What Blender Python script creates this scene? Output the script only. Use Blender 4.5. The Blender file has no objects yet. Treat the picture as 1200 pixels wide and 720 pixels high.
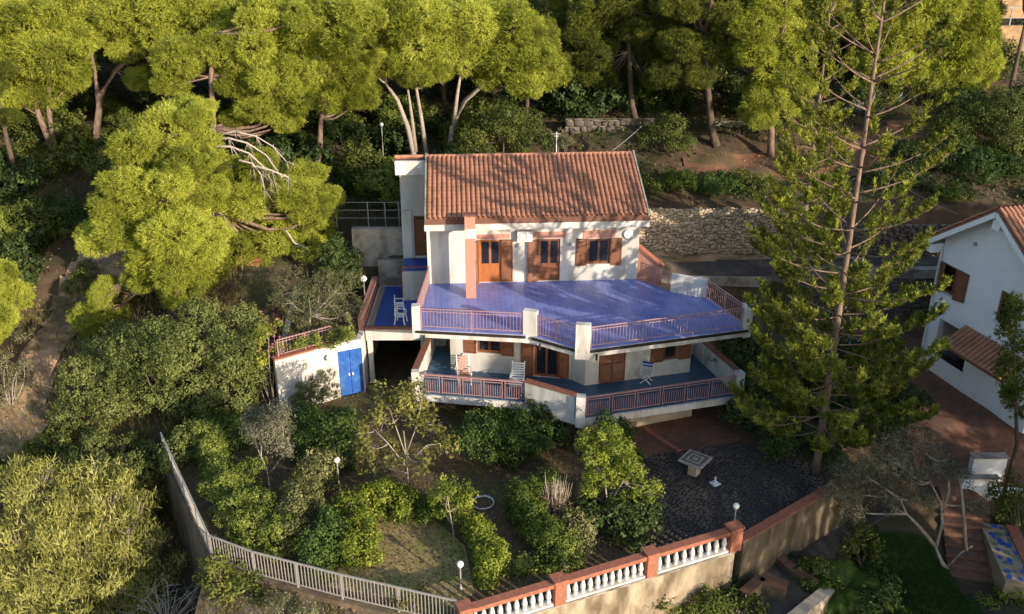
import bpy, math, random
import numpy as np
from mathutils import Vector, Matrix
R = math.radians
scene = bpy.context.scene
# ------------------------------------------------------------------ camera, sky, sun, exposure
FPX, PITCH, CZ = 1100.0, R(24.5), 22.5
cam_d = bpy.data.cameras.new('camera'); cam = bpy.data.objects.new('camera', cam_d)
scene.collection.objects.link(cam)
cam.location = (0, 0, CZ); cam.rotation_euler = (R(90) - PITCH, 0, 0)
cam_d.sensor_width = 36.0; cam_d.lens = 36.0 * FPX / 1200.0
cam_d.clip_start = 0.5; cam_d.clip_end = 3000
scene.camera = cam
SUN_EL, SUN_AZ = R(15.5), R(135.0)          # azimuth clockwise from +y
world = bpy.data.worlds.new('World'); scene.world = world; world.use_nodes = True
wn = world.node_tree.nodes; wl = world.node_tree.links
sky = wn.new('ShaderNodeTexSky'); sky.sky_type = 'NISHITA'; sky.sun_disc = False
sky.sun_elevation = SUN_EL; sky.sun_rotation = SUN_AZ
wl.new(sky.outputs[0], wn['Background'].inputs[0]); wn['Background'].inputs[1].default_value = 0.15
sun_d = bpy.data.lights.new('sun', 'SUN'); sun = bpy.data.objects.new('sun', sun_d)
scene.collection.objects.link(sun)
sun_d.energy = 4.2; sun_d.angle = R(0.53); sun_d.color = (1.0, 0.86, 0.68)
S = Vector((math.sin(SUN_AZ) * math.cos(SUN_EL), math.cos(SUN_AZ) * math.cos(SUN_EL), math.sin(SUN_EL)))
sun.rotation_euler = S.to_track_quat('Z', 'Y').to_euler()
sun.location = (60, -40, 60)
vs = scene.view_settings; vs.view_transform = 'Standard'; vs.look = 'None'; vs.gamma = 1; vs.exposure = 0.84
scene.cycles.use_denoising = True
scene.cycles.max_bounces = 6; scene.cycles.diffuse_bounces = 3; scene.cycles.glossy_bounces = 2
scene.cycles.transmission_bounces = 3; scene.cycles.transparent_max_bounces = 4
scene.cycles.caustics_reflective = False; scene.cycles.caustics_refractive = False
rng = np.random.default_rng(7); random.seed(7)
COL = scene.collection
# ------------------------------------------------------------------ photo pixel -> place
_c, _s = math.cos(PITCH), math.sin(PITCH)
def ray(x, y):
    a = (x - 600) / FPX; b = (360 - y) / FPX
    return Vector((a, _c + b * _s, -_s + b * _c))
def atz(x, y, z):
    r = ray(x, y); p = r * ((z - CZ) / r.z); return Vector((p.x, p.y, z))
def aty(x, y, Y):
    r = ray(x, y); p = r * (Y / r.y); return Vector((p.x, p.y, p.z + CZ))
def ppm(p):                                   # pixels per metre at a place
    return FPX / (p.y * _c - (p.z - CZ) * _s)
# ------------------------------------------------------------------ materials
MATS = {}
def nmat(name):
    m = bpy.data.materials.new(name); m.use_nodes = True
    return m, m.node_tree.nodes, m.node_tree.links, m.node_tree.nodes['Principled BSDF']
def surf(name, c1, c2=None, scale=3.0, rough=0.7, bump=0.0, bscale=30.0, c3=None, s3=0.6, spec=0.3, metal=0.0, stretch=(1,1,1), lo=.35, hi=.65):
    m, n, l, b = nmat(name)
    c2 = c2 or tuple(v * 0.8 for v in c1)
    tc = n.new('ShaderNodeTexCoord'); mp = n.new('ShaderNodeMapping'); mp.inputs['Scale'].default_value = stretch
    l.new(tc.outputs['Object'], mp.inputs[0])
    t = n.new('ShaderNodeTexNoise'); t.inputs['Scale'].default_value = scale; t.inputs['Detail'].default_value = 6; t.inputs['Roughness'].default_value = .65
    l.new(mp.outputs[0], t.inputs['Vector'])
    r = n.new('ShaderNodeValToRGB'); r.color_ramp.elements[0].position = lo; r.color_ramp.elements[1].position = hi
    r.color_ramp.elements[0].color = (*c2, 1); r.color_ramp.elements[1].color = (*c1, 1)
    l.new(t.outputs[0], r.inputs[0]); out = r.outputs[0]
    if c3:
        t3 = n.new('ShaderNodeTexNoise'); t3.inputs['Scale'].default_value = s3; t3.inputs['Detail'].default_value = 5; t3.inputs['Roughness'].default_value = .6
        l.new(mp.outputs[0], t3.inputs['Vector'])
        r3 = n.new('ShaderNodeValToRGB'); r3.color_ramp.elements[0].position = .47; r3.color_ramp.elements[1].position = .62
        l.new(t3.outputs[0], r3.inputs[0])
        mx = n.new('ShaderNodeMixRGB'); mx.inputs[2].default_value = (*c3, 1)
        l.new(r3.outputs[0], mx.inputs[0]); l.new(out, mx.inputs[1]); out = mx.outputs[0]
    l.new(out, b.inputs['Base Color']); b.inputs['Roughness'].default_value = rough
    b.inputs['Specular IOR Level'].default_value = spec; b.inputs['Metallic'].default_value = metal
    if bump:
        t2 = n.new('ShaderNodeTexNoise'); t2.inputs['Scale'].default_value = bscale; t2.inputs['Detail'].default_value = 5
        l.new(mp.outputs[0], t2.inputs['Vector'])
        bp = n.new('ShaderNodeBump'); bp.inputs['Strength'].default_value = bump; bp.inputs['Distance'].default_value = .05
        l.new(t2.outputs[0], bp.inputs['Height']); l.new(bp.outputs[0], b.inputs['Normal'])
    MATS[name] = m; return m
def tiled(name, c1, c2, mortar, size=0.2, rough=0.35, msize=.02):
    m, n, l, b = nmat(name)
    tc = n.new('ShaderNodeTexCoord'); br = n.new('ShaderNodeTexBrick'); br.offset = 0
    br.inputs['Color1'].default_value = (*c1, 1); br.inputs['Color2'].default_value = (*c2, 1); br.inputs['Mortar'].default_value = (*mortar, 1)
    br.inputs['Scale'].default_value = 1.0 / size; br.inputs['Mortar Size'].default_value = msize
    br.inputs['Brick Width'].default_value = 1; br.inputs['Row Height'].default_value = 1
    l.new(tc.outputs['Object'], br.inputs['Vector'])
    t = n.new('ShaderNodeTexNoise'); t.inputs['Scale'].default_value = .9; t.inputs['Detail'].default_value = 6
    l.new(tc.outputs['Object'], t.inputs['Vector'])
    mx = n.new('ShaderNodeMixRGB'); mx.blend_type = 'MULTIPLY'; mx.inputs[0].default_value = .45
    r = n.new('ShaderNodeValToRGB'); r.color_ramp.elements[0].position = .3; r.color_ramp.elements[1].position = .7
    r.color_ramp.elements[0].color = (.55, .5, .55, 1); r.color_ramp.elements[1].color = (1.25, 1.2, 1.15, 1)
    l.new(t.outputs[0], r.inputs[0]); l.new(br.outputs[0], mx.inputs[1]); l.new(r.outputs[0], mx.inputs[2])
    l.new(mx.outputs[0], b.inputs['Base Color'])
    rr = n.new('ShaderNodeMapRange'); rr.inputs[3].default_value = rough - .1; rr.inputs[4].default_value = rough + .2
    l.new(t.outputs[0], rr.inputs[0]); l.new(rr.outputs[0], b.inputs['Roughness'])
    MATS[name] = m; return m
def leafm(name, dark, mid, light, trans=.3, rough=.55, spec=.25):
    m, n, l, b = nmat(name)
    at = n.new('ShaderNodeAttribute'); at.attribute_name = 'tint'
    r = n.new('ShaderNodeValToRGB'); e = r.color_ramp.elements
    e[0].position = .05; e[0].color = (*dark, 1); e[1].position = .95; e[1].color = (*light, 1)
    k = e.new(.5); k.color = (*mid, 1)
    oi = n.new('ShaderNodeObjectInfo'); ma = n.new('ShaderNodeMath'); ma.operation = 'MULTIPLY_ADD'; ma.inputs[1].default_value = .46; ma.inputs[2].default_value = -.25
    ad = n.new('ShaderNodeMath'); ad.use_clamp = True; l.new(oi.outputs['Random'], ma.inputs[0]); l.new(ma.outputs[0], ad.inputs[0]); l.new(at.outputs['Fac'], ad.inputs[1])
    l.new(ad.outputs[0], r.inputs[0]); l.new(r.outputs[0], b.inputs['Base Color'])
    b.inputs['Roughness'].default_value = rough; b.inputs['Specular IOR Level'].default_value = spec
    tr = n.new('ShaderNodeBsdfTranslucent'); mx = n.new('ShaderNodeMixShader'); mx.inputs[0].default_value = trans
    l.new(r.outputs[0], tr.inputs[0]); l.new(b.outputs[0], mx.inputs[1]); l.new(tr.outputs[0], mx.inputs[2])
    l.new(mx.outputs[0], n['Material Output'].inputs[0])
    MATS[name] = m; return m
M = MATS
surf('white_wall', (.60,.58,.55), (.535,.51,.48), 1.3, .75, .25, 40, c3=(.43,.40,.355), s3=.9, stretch=(1,1,.28))
surf('white_trim', (.67,.65,.625), (.55,.53,.50), 2.5, .65, .15, 40, c3=(.44,.41,.37), s3=1.3, stretch=(1,1,.3))
surf('blue_white_wall', (.84,.85,.87), (.77,.78,.80), 1.0, .8, .2, 50)
surf('pink_render', (.46,.25,.195), (.37,.19,.145), 6, .8, .2, 60)
surf('brown_wood', (.21,.085,.04), (.14,.052,.025), 5, .5, .15, 40, stretch=(6,6,1))
surf('orange_wood', (.42,.155,.05), (.30,.10,.035), 5, .45, .1, 40, stretch=(6,6,1))
surf('railing_paint', (.42,.255,.25), (.33,.19,.185), 12, .5)
surf('coping', (.27,.12,.085), (.19,.08,.055), 9, .8, .3, 60)
surf('terracotta', (.37,.145,.09), (.25,.095,.06), 7, .8, .25, 50)
surf('roof_tile', (.50,.24,.145), (.40,.18,.105), 3.2, .85, .15, 40, c3=(.33,.165,.10), s3=1.1)
surf('roof_tile_old', (.30,.13,.09), (.17,.085,.06), 4, .85, .2, 40)
surf('gutter', (.20,.09,.06), (.12,.06,.045), 6, .55)
surf('dark_metal', (.03,.025,.025), (.02,.02,.02), 6, .5)
surf('white_metal', (.75,.75,.75), (.62,.62,.62), 8, .4)
surf('grey_metal', (.37,.345,.32), (.28,.26,.24), 8, .5)
surf('white_plastic', (.78,.78,.78), (.70,.70,.70), 3, .35)
surf('blue_cloth', (.03,.06,.35), (.02,.04,.25), 5, .8)
surf('blue_door', (.03,.12,.42), (.02,.085,.33), 4, .5, .1, 30, c3=(.06,.17,.45), s3=1.5)
surf('render_tan', (.44,.36,.26), (.27,.21,.145), 1.4, .9, .5, 18, c3=(.13,.10,.062), s3=.75, stretch=(1,1,.4))
surf('old_render', (.19,.15,.105), (.095,.075,.05), 1.7, .95, .6, 14, c3=(.075,.06,.035), s3=.9, stretch=(1,1,.45))
surf('straw_ground', (.42,.315,.15), (.28,.205,.09), 3, .95, .6, 20, c3=(.22,.225,.06), s3=1.1)
surf('concrete', (.36,.33,.29), (.25,.225,.19), 2, .9, .3, 30, c3=(.14,.12,.095), s3=.8)
surf('dirty_concrete', (.21,.155,.10), (.12,.088,.06), 1.6, .95, .5, 18, c3=(.10,.075,.05), s3=.9, stretch=(1,1,.35))
surf('mortar', (.27,.22,.165), (.19,.155,.115), 6, .95, .5, 30)
surf('stone', (.56,.465,.345), (.38,.31,.225), 2.2, .9, .5, 25)
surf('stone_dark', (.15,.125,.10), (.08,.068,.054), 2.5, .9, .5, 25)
surf('cobble', (.085,.073,.064), (.045,.039,.036), 2.2, .9, .5, 40, c3=(.17,.125,.09), s3=.45, stretch=(1,.45,1))
surf('paving_joint', (.055,.047,.04), (.03,.027,.025), 6, .95, .4, 40)
surf('terracotta_paving', (.215,.105,.066), (.14,.07,.046), 5, .85, .25, 40, c3=(.11,.066,.046), s3=.9)
surf('asphalt', (.075,.068,.064), (.05,.046,.044), 3, .95, .3, 80, c3=(.14,.11,.08), s3=.5)
surf('soil', (.10,.065,.038), (.05,.034,.021), 1.6, .95, .6, 14, c3=(.06,.058,.025), s3=.33)
surf('red_soil', (.27,.13,.07), (.16,.08,.045), 1.8, .95, .6, 14, c3=(.12,.09,.045), s3=.5)
surf('garden_soil', (.155,.105,.06), (.075,.052,.03), 2.2, .95, .6, 16, c3=(.09,.085,.03), s3=.5)
surf('bare_earth', (.50,.335,.20), (.30,.19,.11), 1.5, .95, .8, 10, c3=(.12,.095,.05), s3=.55)
surf('gravel_ledge', (.30,.245,.18), (.17,.135,.095), 2.5, .95, .8, 22, c3=(.10,.085,.045), s3=.7)
surf('lawn_green', (.025,.05,.009), (.014,.028,.006), 3, .95, .6, 20)
surf('bark_pine', (.26,.185,.135), (.12,.08,.06), 6, .95, .8, 18, stretch=(1,1,.35))
surf('bark_dark', (.13,.095,.07), (.065,.047,.036), 6, .95, .8, 18, stretch=(1,1,.35))
surf('bark_grey', (.40,.345,.28), (.24,.20,.16), 7, .9, .6, 24, stretch=(1,1,.4))
surf('bark_pale', (.38,.345,.30), (.25,.22,.185), 7, .85, .4, 24)
surf('dead_twig', (.46,.41,.35), (.30,.26,.21), 7, .9)
surf('brick_skin', (.50,.255,.19), (.40,.19,.14), 14, .85, .2, 60)
surf('mosaic_tan', (.38,.30,.2), (.25,.19,.12), 5, .7)
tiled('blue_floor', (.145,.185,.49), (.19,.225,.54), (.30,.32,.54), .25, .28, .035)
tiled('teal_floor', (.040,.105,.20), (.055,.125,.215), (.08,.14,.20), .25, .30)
tiled('deep_blue_floor', (.018,.07,.33), (.025,.085,.37), (.035,.09,.30), .25, .35)
m, n, l, b = nmat('glass'); b.inputs['Base Color'].default_value = (.012,.014,.018,1); b.inputs['Roughness'].default_value = .06; b.inputs['Specular IOR Level'].default_value = .6; MATS['glass'] = m
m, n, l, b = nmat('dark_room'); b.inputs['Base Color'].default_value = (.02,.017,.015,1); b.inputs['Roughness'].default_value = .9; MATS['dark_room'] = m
m, n, l, b = nmat('globe'); b.inputs['Base Color'].default_value = (.82,.8,.76,1); b.inputs['Roughness'].default_value = .25; b.inputs['Subsurface Weight'].default_value = .3; MATS['globe'] = m
leafm('pine_leaf', (.15,.18,.024), (.385,.43,.055), (.60,.63,.12), .40)
leafm('pine_dark_leaf', (.06,.08,.014), (.155,.185,.028), (.31,.325,.055), .34)  # dark green pine, lowered further so the colour carries the pines' shade
leafm('norfolk_leaf', (.08,.105,.018), (.23,.26,.035), (.46,.46,.07), .36)
leafm('carob_leaf', (.06,.085,.02), (.155,.185,.048), (.27,.295,.09), .30)
leafm('eucalypt_leaf', (.13,.14,.032), (.34,.34,.09), (.56,.53,.21), .33)
leafm('olive_leaf', (.08,.09,.034), (.17,.175,.075), (.27,.265,.13), .25)
leafm('silver_leaf', (.075,.08,.05), (.15,.15,.095), (.25,.24,.16), .25)
leafm('laurel_leaf', (.022,.05,.010), (.055,.10,.019), (.12,.17,.034), .28)
leafm('hedge_leaf', (.036,.066,.011), (.12,.165,.024), (.33,.36,.08), .32)
leafm('lime_leaf', (.07,.105,.014), (.195,.245,.028), (.44,.46,.07), .35)
leafm('variegated_leaf', (.06,.075,.02), (.17,.175,.055), (.38,.36,.17), .28)
leafm('fig_leaf', (.07,.08,.016), (.18,.18,.04), (.34,.31,.10), .33)
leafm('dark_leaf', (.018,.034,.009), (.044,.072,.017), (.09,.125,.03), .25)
leafm('wild_leaf', (.036,.058,.010), (.09,.118,.021), (.19,.20,.04), .28)
leafm('palm_leaf', (.03,.06,.008), (.075,.12,.015), (.16,.2,.03), .25)
leafm('agave_leaf', (.10,.13,.10), (.19,.23,.185), (.29,.33,.27), .1)
leafm('dry_leaf', (.12,.075,.035), (.24,.165,.085), (.38,.28,.16), .2)
leafm('pink_leaf', (.25,.05,.12), (.42,.10,.22), (.5,.2,.3), .3)
leafm('grass_leaf', (.09,.095,.022), (.23,.20,.065), (.40,.32,.15), .3)
leafm('green_grass_leaf', (.02,.045,.006), (.045,.085,.012), (.10,.15,.022), .25)
# ------------------------------------------------------------------ mesh builder
def link(o, parent=None, **kw):
    COL.objects.link(o)
    if parent is not None: o.parent = parent
    for k, v in kw.items(): o[k] = v
    return o
def thing(name, label, cat, loc=(0,0,0), rotz=0, group=None):
    o = bpy.data.objects.new(name, None); o.empty_display_size = .2
    o.location = loc; o.rotation_euler = (0, 0, rotz)
    link(o, label=label, category=cat)
    if group: o['group'] = group
    return o
class MB:
    def __init__(s): s.v = []; s.f = []; s.m = Matrix.Identity(4)
    def add(s, vs, fs):
        k = len(s.v); s.v += [tuple(s.m @ Vector(p)) for p in vs]; s.f += [tuple(i + k for i in f) for f in fs]; return s
    def box(s, x0, x1, y0, y1, z0, z1):
        return s.add([(x0,y0,z0),(x1,y0,z0),(x1,y1,z0),(x0,y1,z0),(x0,y0,z1),(x1,y0,z1),(x1,y1,z1),(x0,y1,z1)],
                     [(3,2,1,0),(4,5,6,7),(0,1,5,4),(1,2,6,5),(2,3,7,6),(3,0,4,7)])
    def prism(s, poly, z0, z1):
        a = sum(poly[i][0]*poly[(i+1)%len(poly)][1]-poly[(i+1)%len(poly)][0]*poly[i][1] for i in range(len(poly)))
        if a < 0: poly = poly[::-1]
        n = len(poly); vs = [(p[0],p[1],z0) for p in poly] + [(p[0],p[1],z1) for p in poly]
        fs = [tuple(range(n-1,-1,-1)), tuple(range(n, 2*n))] + [(i,(i+1)%n,n+(i+1)%n,n+i) for i in range(n)]
        return s.add(vs, fs)
    def beam(s, a, b, w, h, up=(0,0,1)):       # box along a-b, centred
        a, b = Vector(a), Vector(b); d = (b-a).normalized(); up = Vector(up)
        if abs(d.dot(up)) > .98: up = Vector((0,1,0))
        x = d.cross(up).normalized() * (w/2); y = x.cross(d).normalized() * (h/2)
        vs = [tuple(p) for q in (a,b) for p in (q-x-y, q+x-y, q+x+y, q-x+y)]
        return s.add(vs, [(0,1,2,3),(7,6,5,4),(0,4,5,1),(1,5,6,2),(2,6,7,3),(3,7,4,0)])
    def tube(s, pts, rad, n=6, cap=True):
        pts = [Vector(p) for p in pts]; vs = []; fs = []
        if not hasattr(rad, '__len__'): rad = [rad]*len(pts)
        ref = Vector((.3,.2,1)).normalized()
        for i, p in enumerate(pts):
            d = (pts[min(i+1,len(pts)-1)] - pts[max(i-1,0)]).normalized()
            r = ref if abs(d.dot(ref)) < .95 else Vector((1,0,0))
            x = d.cross(r).normalized(); y = d.cross(x).normalized()
            for k in range(n):
                a = 2*math.pi*k/n; vs.append(tuple(p + (x*math.cos(a) + y*math.sin(a))*rad[i]))
        for i in range(len(pts)-1):
            for k in range(n): fs.append((i*n+k, i*n+(k+1)%n, (i+1)*n+(k+1)%n, (i+1)*n+k))
        if cap: fs += [tuple(range(n-1,-1,-1)), tuple(range((len(pts)-1)*n, len(pts)*n))]
        return s.add(vs, fs)
    def lathe(s, prof, n=10, c=(0,0,0)):
        vs = [(c[0]+r*math.cos(2*math.pi*k/n), c[1]+r*math.sin(2*math.pi*k/n), c[2]+z) for r, z in prof for k in range(n)]
        fs = [(i*n+k, i*n+(k+1)%n, (i+1)*n+(k+1)%n, (i+1)*n+k) for i in range(len(prof)-1) for k in range(n)]
        fs += [tuple(range(n-1,-1,-1)), tuple(range((len(prof)-1)*n, len(prof)*n))]
        return s.add(vs, fs)
    def mesh(s, name, mat, smooth=False):
        me = bpy.data.meshes.new(name); me.from_pydata(s.v, [], s.f); me.materials.append(M[mat])
        if smooth: me.polygons.foreach_set('use_smooth', [True]*len(me.polygons))
        me.update(); return me
    def build(s, name, mat, parent=None, smooth=False, bevel=0, **kw):
        o = bpy.data.objects.new(name, s.mesh(name, mat, smooth)); link(o, parent, **kw)
        if bevel:
            b = o.modifiers.new('bevel', 'BEVEL'); b.width = bevel; b.segments = 2; b.limit_method = 'ANGLE'
        return o
def copies(name, mesh, parent, mats):
    for mt in mats:
        o = bpy.data.objects.new(name, mesh); COL.objects.link(o); o.parent = parent; o.matrix_local = mt
def lmesh(name, V, F, mat, tint=None, smooth=False):   # fast mesh: V (n,3), F (m,k)
    V = np.asarray(V, np.float32); F = np.asarray(F, np.int32)
    me = bpy.data.meshes.new(name); me.vertices.add(len(V)); me.vertices.foreach_set('co', V.ravel())
    me.loops.add(F.size); me.loops.foreach_set('vertex_index', F.ravel())
    me.polygons.add(len(F)); me.polygons.foreach_set('loop_start', np.arange(len(F), dtype=np.int32) * F.shape[1])
    if smooth: me.polygons.foreach_set('use_smooth', np.ones(len(F), bool))
    if tint is not None:
        a = me.attributes.new('tint', 'FLOAT', 'POINT'); a.data.foreach_set('value', np.asarray(tint, np.float32))
    me.materials.append(M[mat]); me.update(calc_edges=True); me.validate(); return me
# ------------------------------------------------------------------ terrain
GARDEN = [(-15.2,41),(-14.9,33.9),(-10.9,27.25),(-9.1,26.35),(-5.8,25.15),(-1.7,23.75),(8.15,27.85),(14.5,32.4),(14.5,41)]
CTRL = np.array([(-22,36,-.3),(-25,45,1),(-26,50,2.6),(-28,58,4.5),(-18,40,.5),(-16,38,.1),(-19,46,2),(-15,43,2.5),(-14,46.5,4),(-11.5,43,2.9),(-8,47,4.4),(-12,50,4.6),(-5,48,4.5),(-12,57,5.2),(-8,56,4.9),(-20,55,4.5),
  (0,50,4.2),(4,50,3.4),(8,49,3.0),(11,49,3.0),(14,48.6,3),(18,48.5,3),(22,48.5,3),(28,49.5,3.2),(36,50,4),(9,46.5,2.4),(12,45,1.9),(11,42,.9),(15,44,.6),(14,38,.05),(16,36,-.1),(18,42,0),(18,45,0),(21,45.5,0),(22,41,0),(22,38,0),(20,38,-.15),(28,42,0),(30,36,0),(19.5,34,-1.2),(40,36,1),(40,24,0),
  (-17,33,-3.0),(-16,31,-3.5),(-14,27,-4.2),(-12,24,-4.6),(-22,33,-1.2),(-26,30,-1.6),(-22,27,-3),(-18,28,-4),(-9,21,-4.8),(-20,22,-4.5),(-32,36,1),(-34,46,3),(-40,30,0),(-32,22,-2),(0,18,-4.5),(8,23,-3.6),(10,27.5,-3),(13,29,-3),(16,29,-3),(19,30.5,-2.9),(20,32.2,-2.95),(21.2,31.6,-2.9),(16,32.5,-1.9),(22,33,-1.6),(24,29,-2.6),(20,22,-3.6),(30,24,-1),(0,8,-6),(30,10,-3),(-30,10,-5)])
def sstep(a, b, x): t = np.clip((x-a)/(b-a), 0, 1); return t*t*(3-2*t)
def sd_garden(x, y):                           # >0 inside
    ins = np.zeros(x.shape, bool); dm = np.full(x.shape, 1e9); n = len(GARDEN)
    for i in range(n):
        (x0,y0),(x1,y1) = GARDEN[i], GARDEN[(i+1)%n]
        cond = ((y0 > y) != (y1 > y)) & (x < (x1-x0)*(y-y0)/((y1-y0) or 1e-9) + x0); ins ^= cond
        t = np.clip(((x-x0)*(x1-x0)+(y-y0)*(y1-y0))/((x1-x0)**2+(y1-y0)**2), 0, 1)
        dm = np.minimum(dm, np.hypot(x-x0-t*(x1-x0), y-y0-t*(y1-y0)))
    return np.where(ins, dm, -dm)
def wob(x, y):
    return .14*np.sin(.9*x+1.3*y)+.1*np.sin(1.9*x-1.1*y+2)+.07*np.sin(3.1*x+2.7*y)
def T(x, y):
    x = np.asarray(x, float); y = np.asarray(y, float)
    d2 = (x[...,None]-CTRL[:,0])**2 + (y[...,None]-CTRL[:,1])**2 + .25
    w = d2**-2.0; near = (w*CTRL[:,2]).sum(-1)/w.sum(-1)
    hill = 5.6 + .15*(y-50.4) + .0008*np.clip(y-60,0,None)**2 + .01*np.abs(x-5) + .5*sstep(57.5,58.2,y) + .9*sstep(64,64.8,y) + .35*np.sin(.25*x+.1*y)*sstep(52,60,y)
    wx = sstep(3.5, 5.0, x) * (1-sstep(26, 34, x))
    b = np.where(y > 50.35, 1., 0.)*wx + sstep(46, 60, y)*(1-wx)
    z = near*(1-b) + hill*b
    off = sstep(52, 56, y) + (1-sstep(14,16,np.abs(x+1)))*0 
    z = z + wob(x, y)*np.clip(.35+.65*off, 0, 1)*np.where((x>16)&(y<46.5)&(y>36),0,1)*np.where((y<50.2)&(x>5)&(y>45),.2,1)
    z = np.where((x > -7.4) & (x < -3.2) & (y > 39) & (y < 45.9), np.minimum(z, -.1), z)
    z = np.where((x > -11.7) & (x <= -7.0) & (y > 37) & (y < 46.2), np.minimum(z, 2.2), z)
    g = sd_garden(x, y)
    return np.where(g > .45, -.4, np.where((g > 0), np.minimum(z, -.4), z))
def tz(x, y): return float(T(np.array([x]), np.array([y]))[0])
def grid_sheet(xs, ys):
    X, Y = np.meshgrid(xs, ys); Z = T(X, Y); nx, ny = len(xs), len(ys)
    V = np.stack([X, Y, Z], -1).reshape(-1, 3); i = np.arange(nx*ny).reshape(ny, nx)
    F = np.stack([i[:-1,:-1], i[:-1,1:], i[1:,1:], i[1:,:-1]], -1).reshape(-1, 4); return V, F
xs = np.concatenate([np.linspace(-420,-48,24)[:-1], np.arange(-48, 52, .5), np.linspace(52,420,24)])
ys = np.concatenate([np.linspace(-200,8,14)[:-1], np.arange(8, 50, .5), [50.33, 50.37], np.arange(50.5, 104, .5), np.linspace(104,500,24)])
V, F = grid_sheet(xs, ys)
terrain = bpy.data.objects.new('hillside_ground', lmesh('hillside_ground', V, F, 'soil', smooth=True)); link(terrain, kind='structure')
def sheet(name, poly, z, mat, thick=.3, **kw):
    return MB().prism(poly, z - thick, z).build(name, mat, None, kind='structure', **kw)
sheet('garden_ground', [(-15.0,40.8),(-14.85,34.0),(-10.85,27.35),(-9.07,26.45),(-5.78,25.25),(-1.65,23.9),(8.1,27.95),(14.3,32.4),(14.4,40.8)], 0.0, 'garden_soil')
sheet('fence_ledge', [(-10.9,27.1),(-9.15,26.2),(-5.85,25.0),(-1.8,23.7),(-1.0,18),(-9.7,18)], -.22, 'gravel_ledge', 4.5)
# ------------------------------------------------------------------ villa
H0 = Vector((-4.06, 41.98, 0)); HT = R(3.5)
house = thing('villa', 'white two-storey villa with terracotta tiled roof and broad blue tiled terraces', 'house', H0, HT)
def hw(p): return Matrix.Translation(H0) @ Matrix.Rotation(HT, 4, 'Z') @ Vector(p)
def segm(a, b, z=0):                            # local frame along a-b: x along, y into the wall, z up
    d = Vector((b[0]-a[0], b[1]-a[1], 0)); return Matrix.Translation((a[0], a[1], z)) @ Matrix.Rotation(math.atan2(d.y, d.x), 4, 'Z'), d.length
def wall_open(mb, m, x0, x1, z0, z1, t, holes):
    mb.m = m; xc = sorted({x0, x1, *[h[0] for h in holes], *[h[1] for h in holes]}); zc = sorted({z0, z1, *[h[2] for h in holes], *[h[3] for h in holes]})
    for i in range(len(xc)-1):
        run = None
        for j in range(len(zc)-1):
            cx, cz = (xc[i]+xc[i+1])/2, (zc[j]+zc[j+1])/2
            if any(h[0] < cx < h[1] and h[2] < cz < h[3] for h in holes):
                if run: mb.box(xc[i], xc[i+1], 0, t, *run); run = None
            else: run = (run[0], zc[j+1]) if run else (zc[j], zc[j+1])
        if run: mb.box(xc[i], xc[i+1], 0, t, *run)
    mb.m = Matrix.Identity(4); return mb
def shutter(parent, m, x0, x1, z0, z1, ang=0, hinge='l', mat='brown_wood'):
    mb = MB(); w = x1-x0; h = z1-z0
    mb.box(0,.06,-.045,0,0,h).box(w-.06,w,-.045,0,0,h).box(.06,w-.06,-.045,0,0,.08).box(.06,w-.06,-.045,0,h-.08,h).box(.06,w-.06,-.045,0,h*.48,h*.48+.07)
    n = max(6, int(h/.075))
    for i in range(n):
        z = .09 + (h-.18)*i/n
        mb.add([(.06,-.038,z),(w-.06,-.038,z),(w-.06,-.008,z+.055),(.06,-.008,z+.055),(.06,-.030,z-.004),(w-.06,-.030,z-.004),(w-.06,0,z+.05),(.06,0,z+.05)],[(0,1,2,3),(7,6,5,4),(0,4,5,1),(2,6,7,3)])
    o = mb.build('shutter', mat, parent)
    o.matrix_local = m @ Matrix.Translation((x0, -.012, z0)) @ (Matrix.Rotation(ang, 4, 'Z') if hinge == 'l' else Matrix.Translation((w,0,0)) @ Matrix.Rotation(ang,4,'Z') @ Matrix.Translation((-w,0,0)))
    return o
def window(parent, m, x0, x1, z0, z1, name='window', mat='brown_wood', leaves=2, panel=0, sill=True, t=.3, lintel=None):
    f = MB(); f.m = m
    f.box(x0,x0+.06,.06,.13,z0,z1).box(x1-.06,x1,.06,.13,z0,z1).box(x0+.06,x1-.06,.06,.13,z1-.06,z1).box(x0+.06,x1-.06,.06,.13,z0,z0+.06)
    w = (x1-x0-.12)/leaves
    for i in range(leaves):
        a = x0+.06+w*i; b = a+w
        f.box(a,a+.055,.07,.12,z0+.06,z1-.06).box(b-.055,b,.07,.12,z0+.06,z1-.06).box(a+.055,b-.055,.07,.12,z0+.06,z0+.12).box(a+.055,b-.055,.07,.12,z1-.12,z1-.06)
        if panel: f.box(a+.055,b-.055,.075,.115,z0+.12,z0+panel)
    o = f.build(name, mat, parent)
    for i in range(leaves):
        a = x0+.06+w*i; b = a+w; g = MB(); g.m = m
        g.box(a+.055,b-.055,.088,.1,z0+max(.12,panel),z1-.12).build('pane','glass',o)
    g = MB(); g.m = m; g.box(x0,x1,t,t+.02,z0,z1).build('room_dark_sheet','dark_room',o)  # dark sheet behind the panes; the unlit room's shade is put into its colour
    if sill:
        s = MB(); s.m = m; s.box(x0-.05,x1+.05,-.05,.06,z0-.05,z0-.002).build('sill','white_trim',o)
    if lintel:
        s = MB(); s.m = m; s.box(lintel[0],lintel[1],-.03,-.002,lintel[2],lintel[3]).build('lintel','pink_render',o)
    return o
I4 = Matrix.Identity(4)
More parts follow.
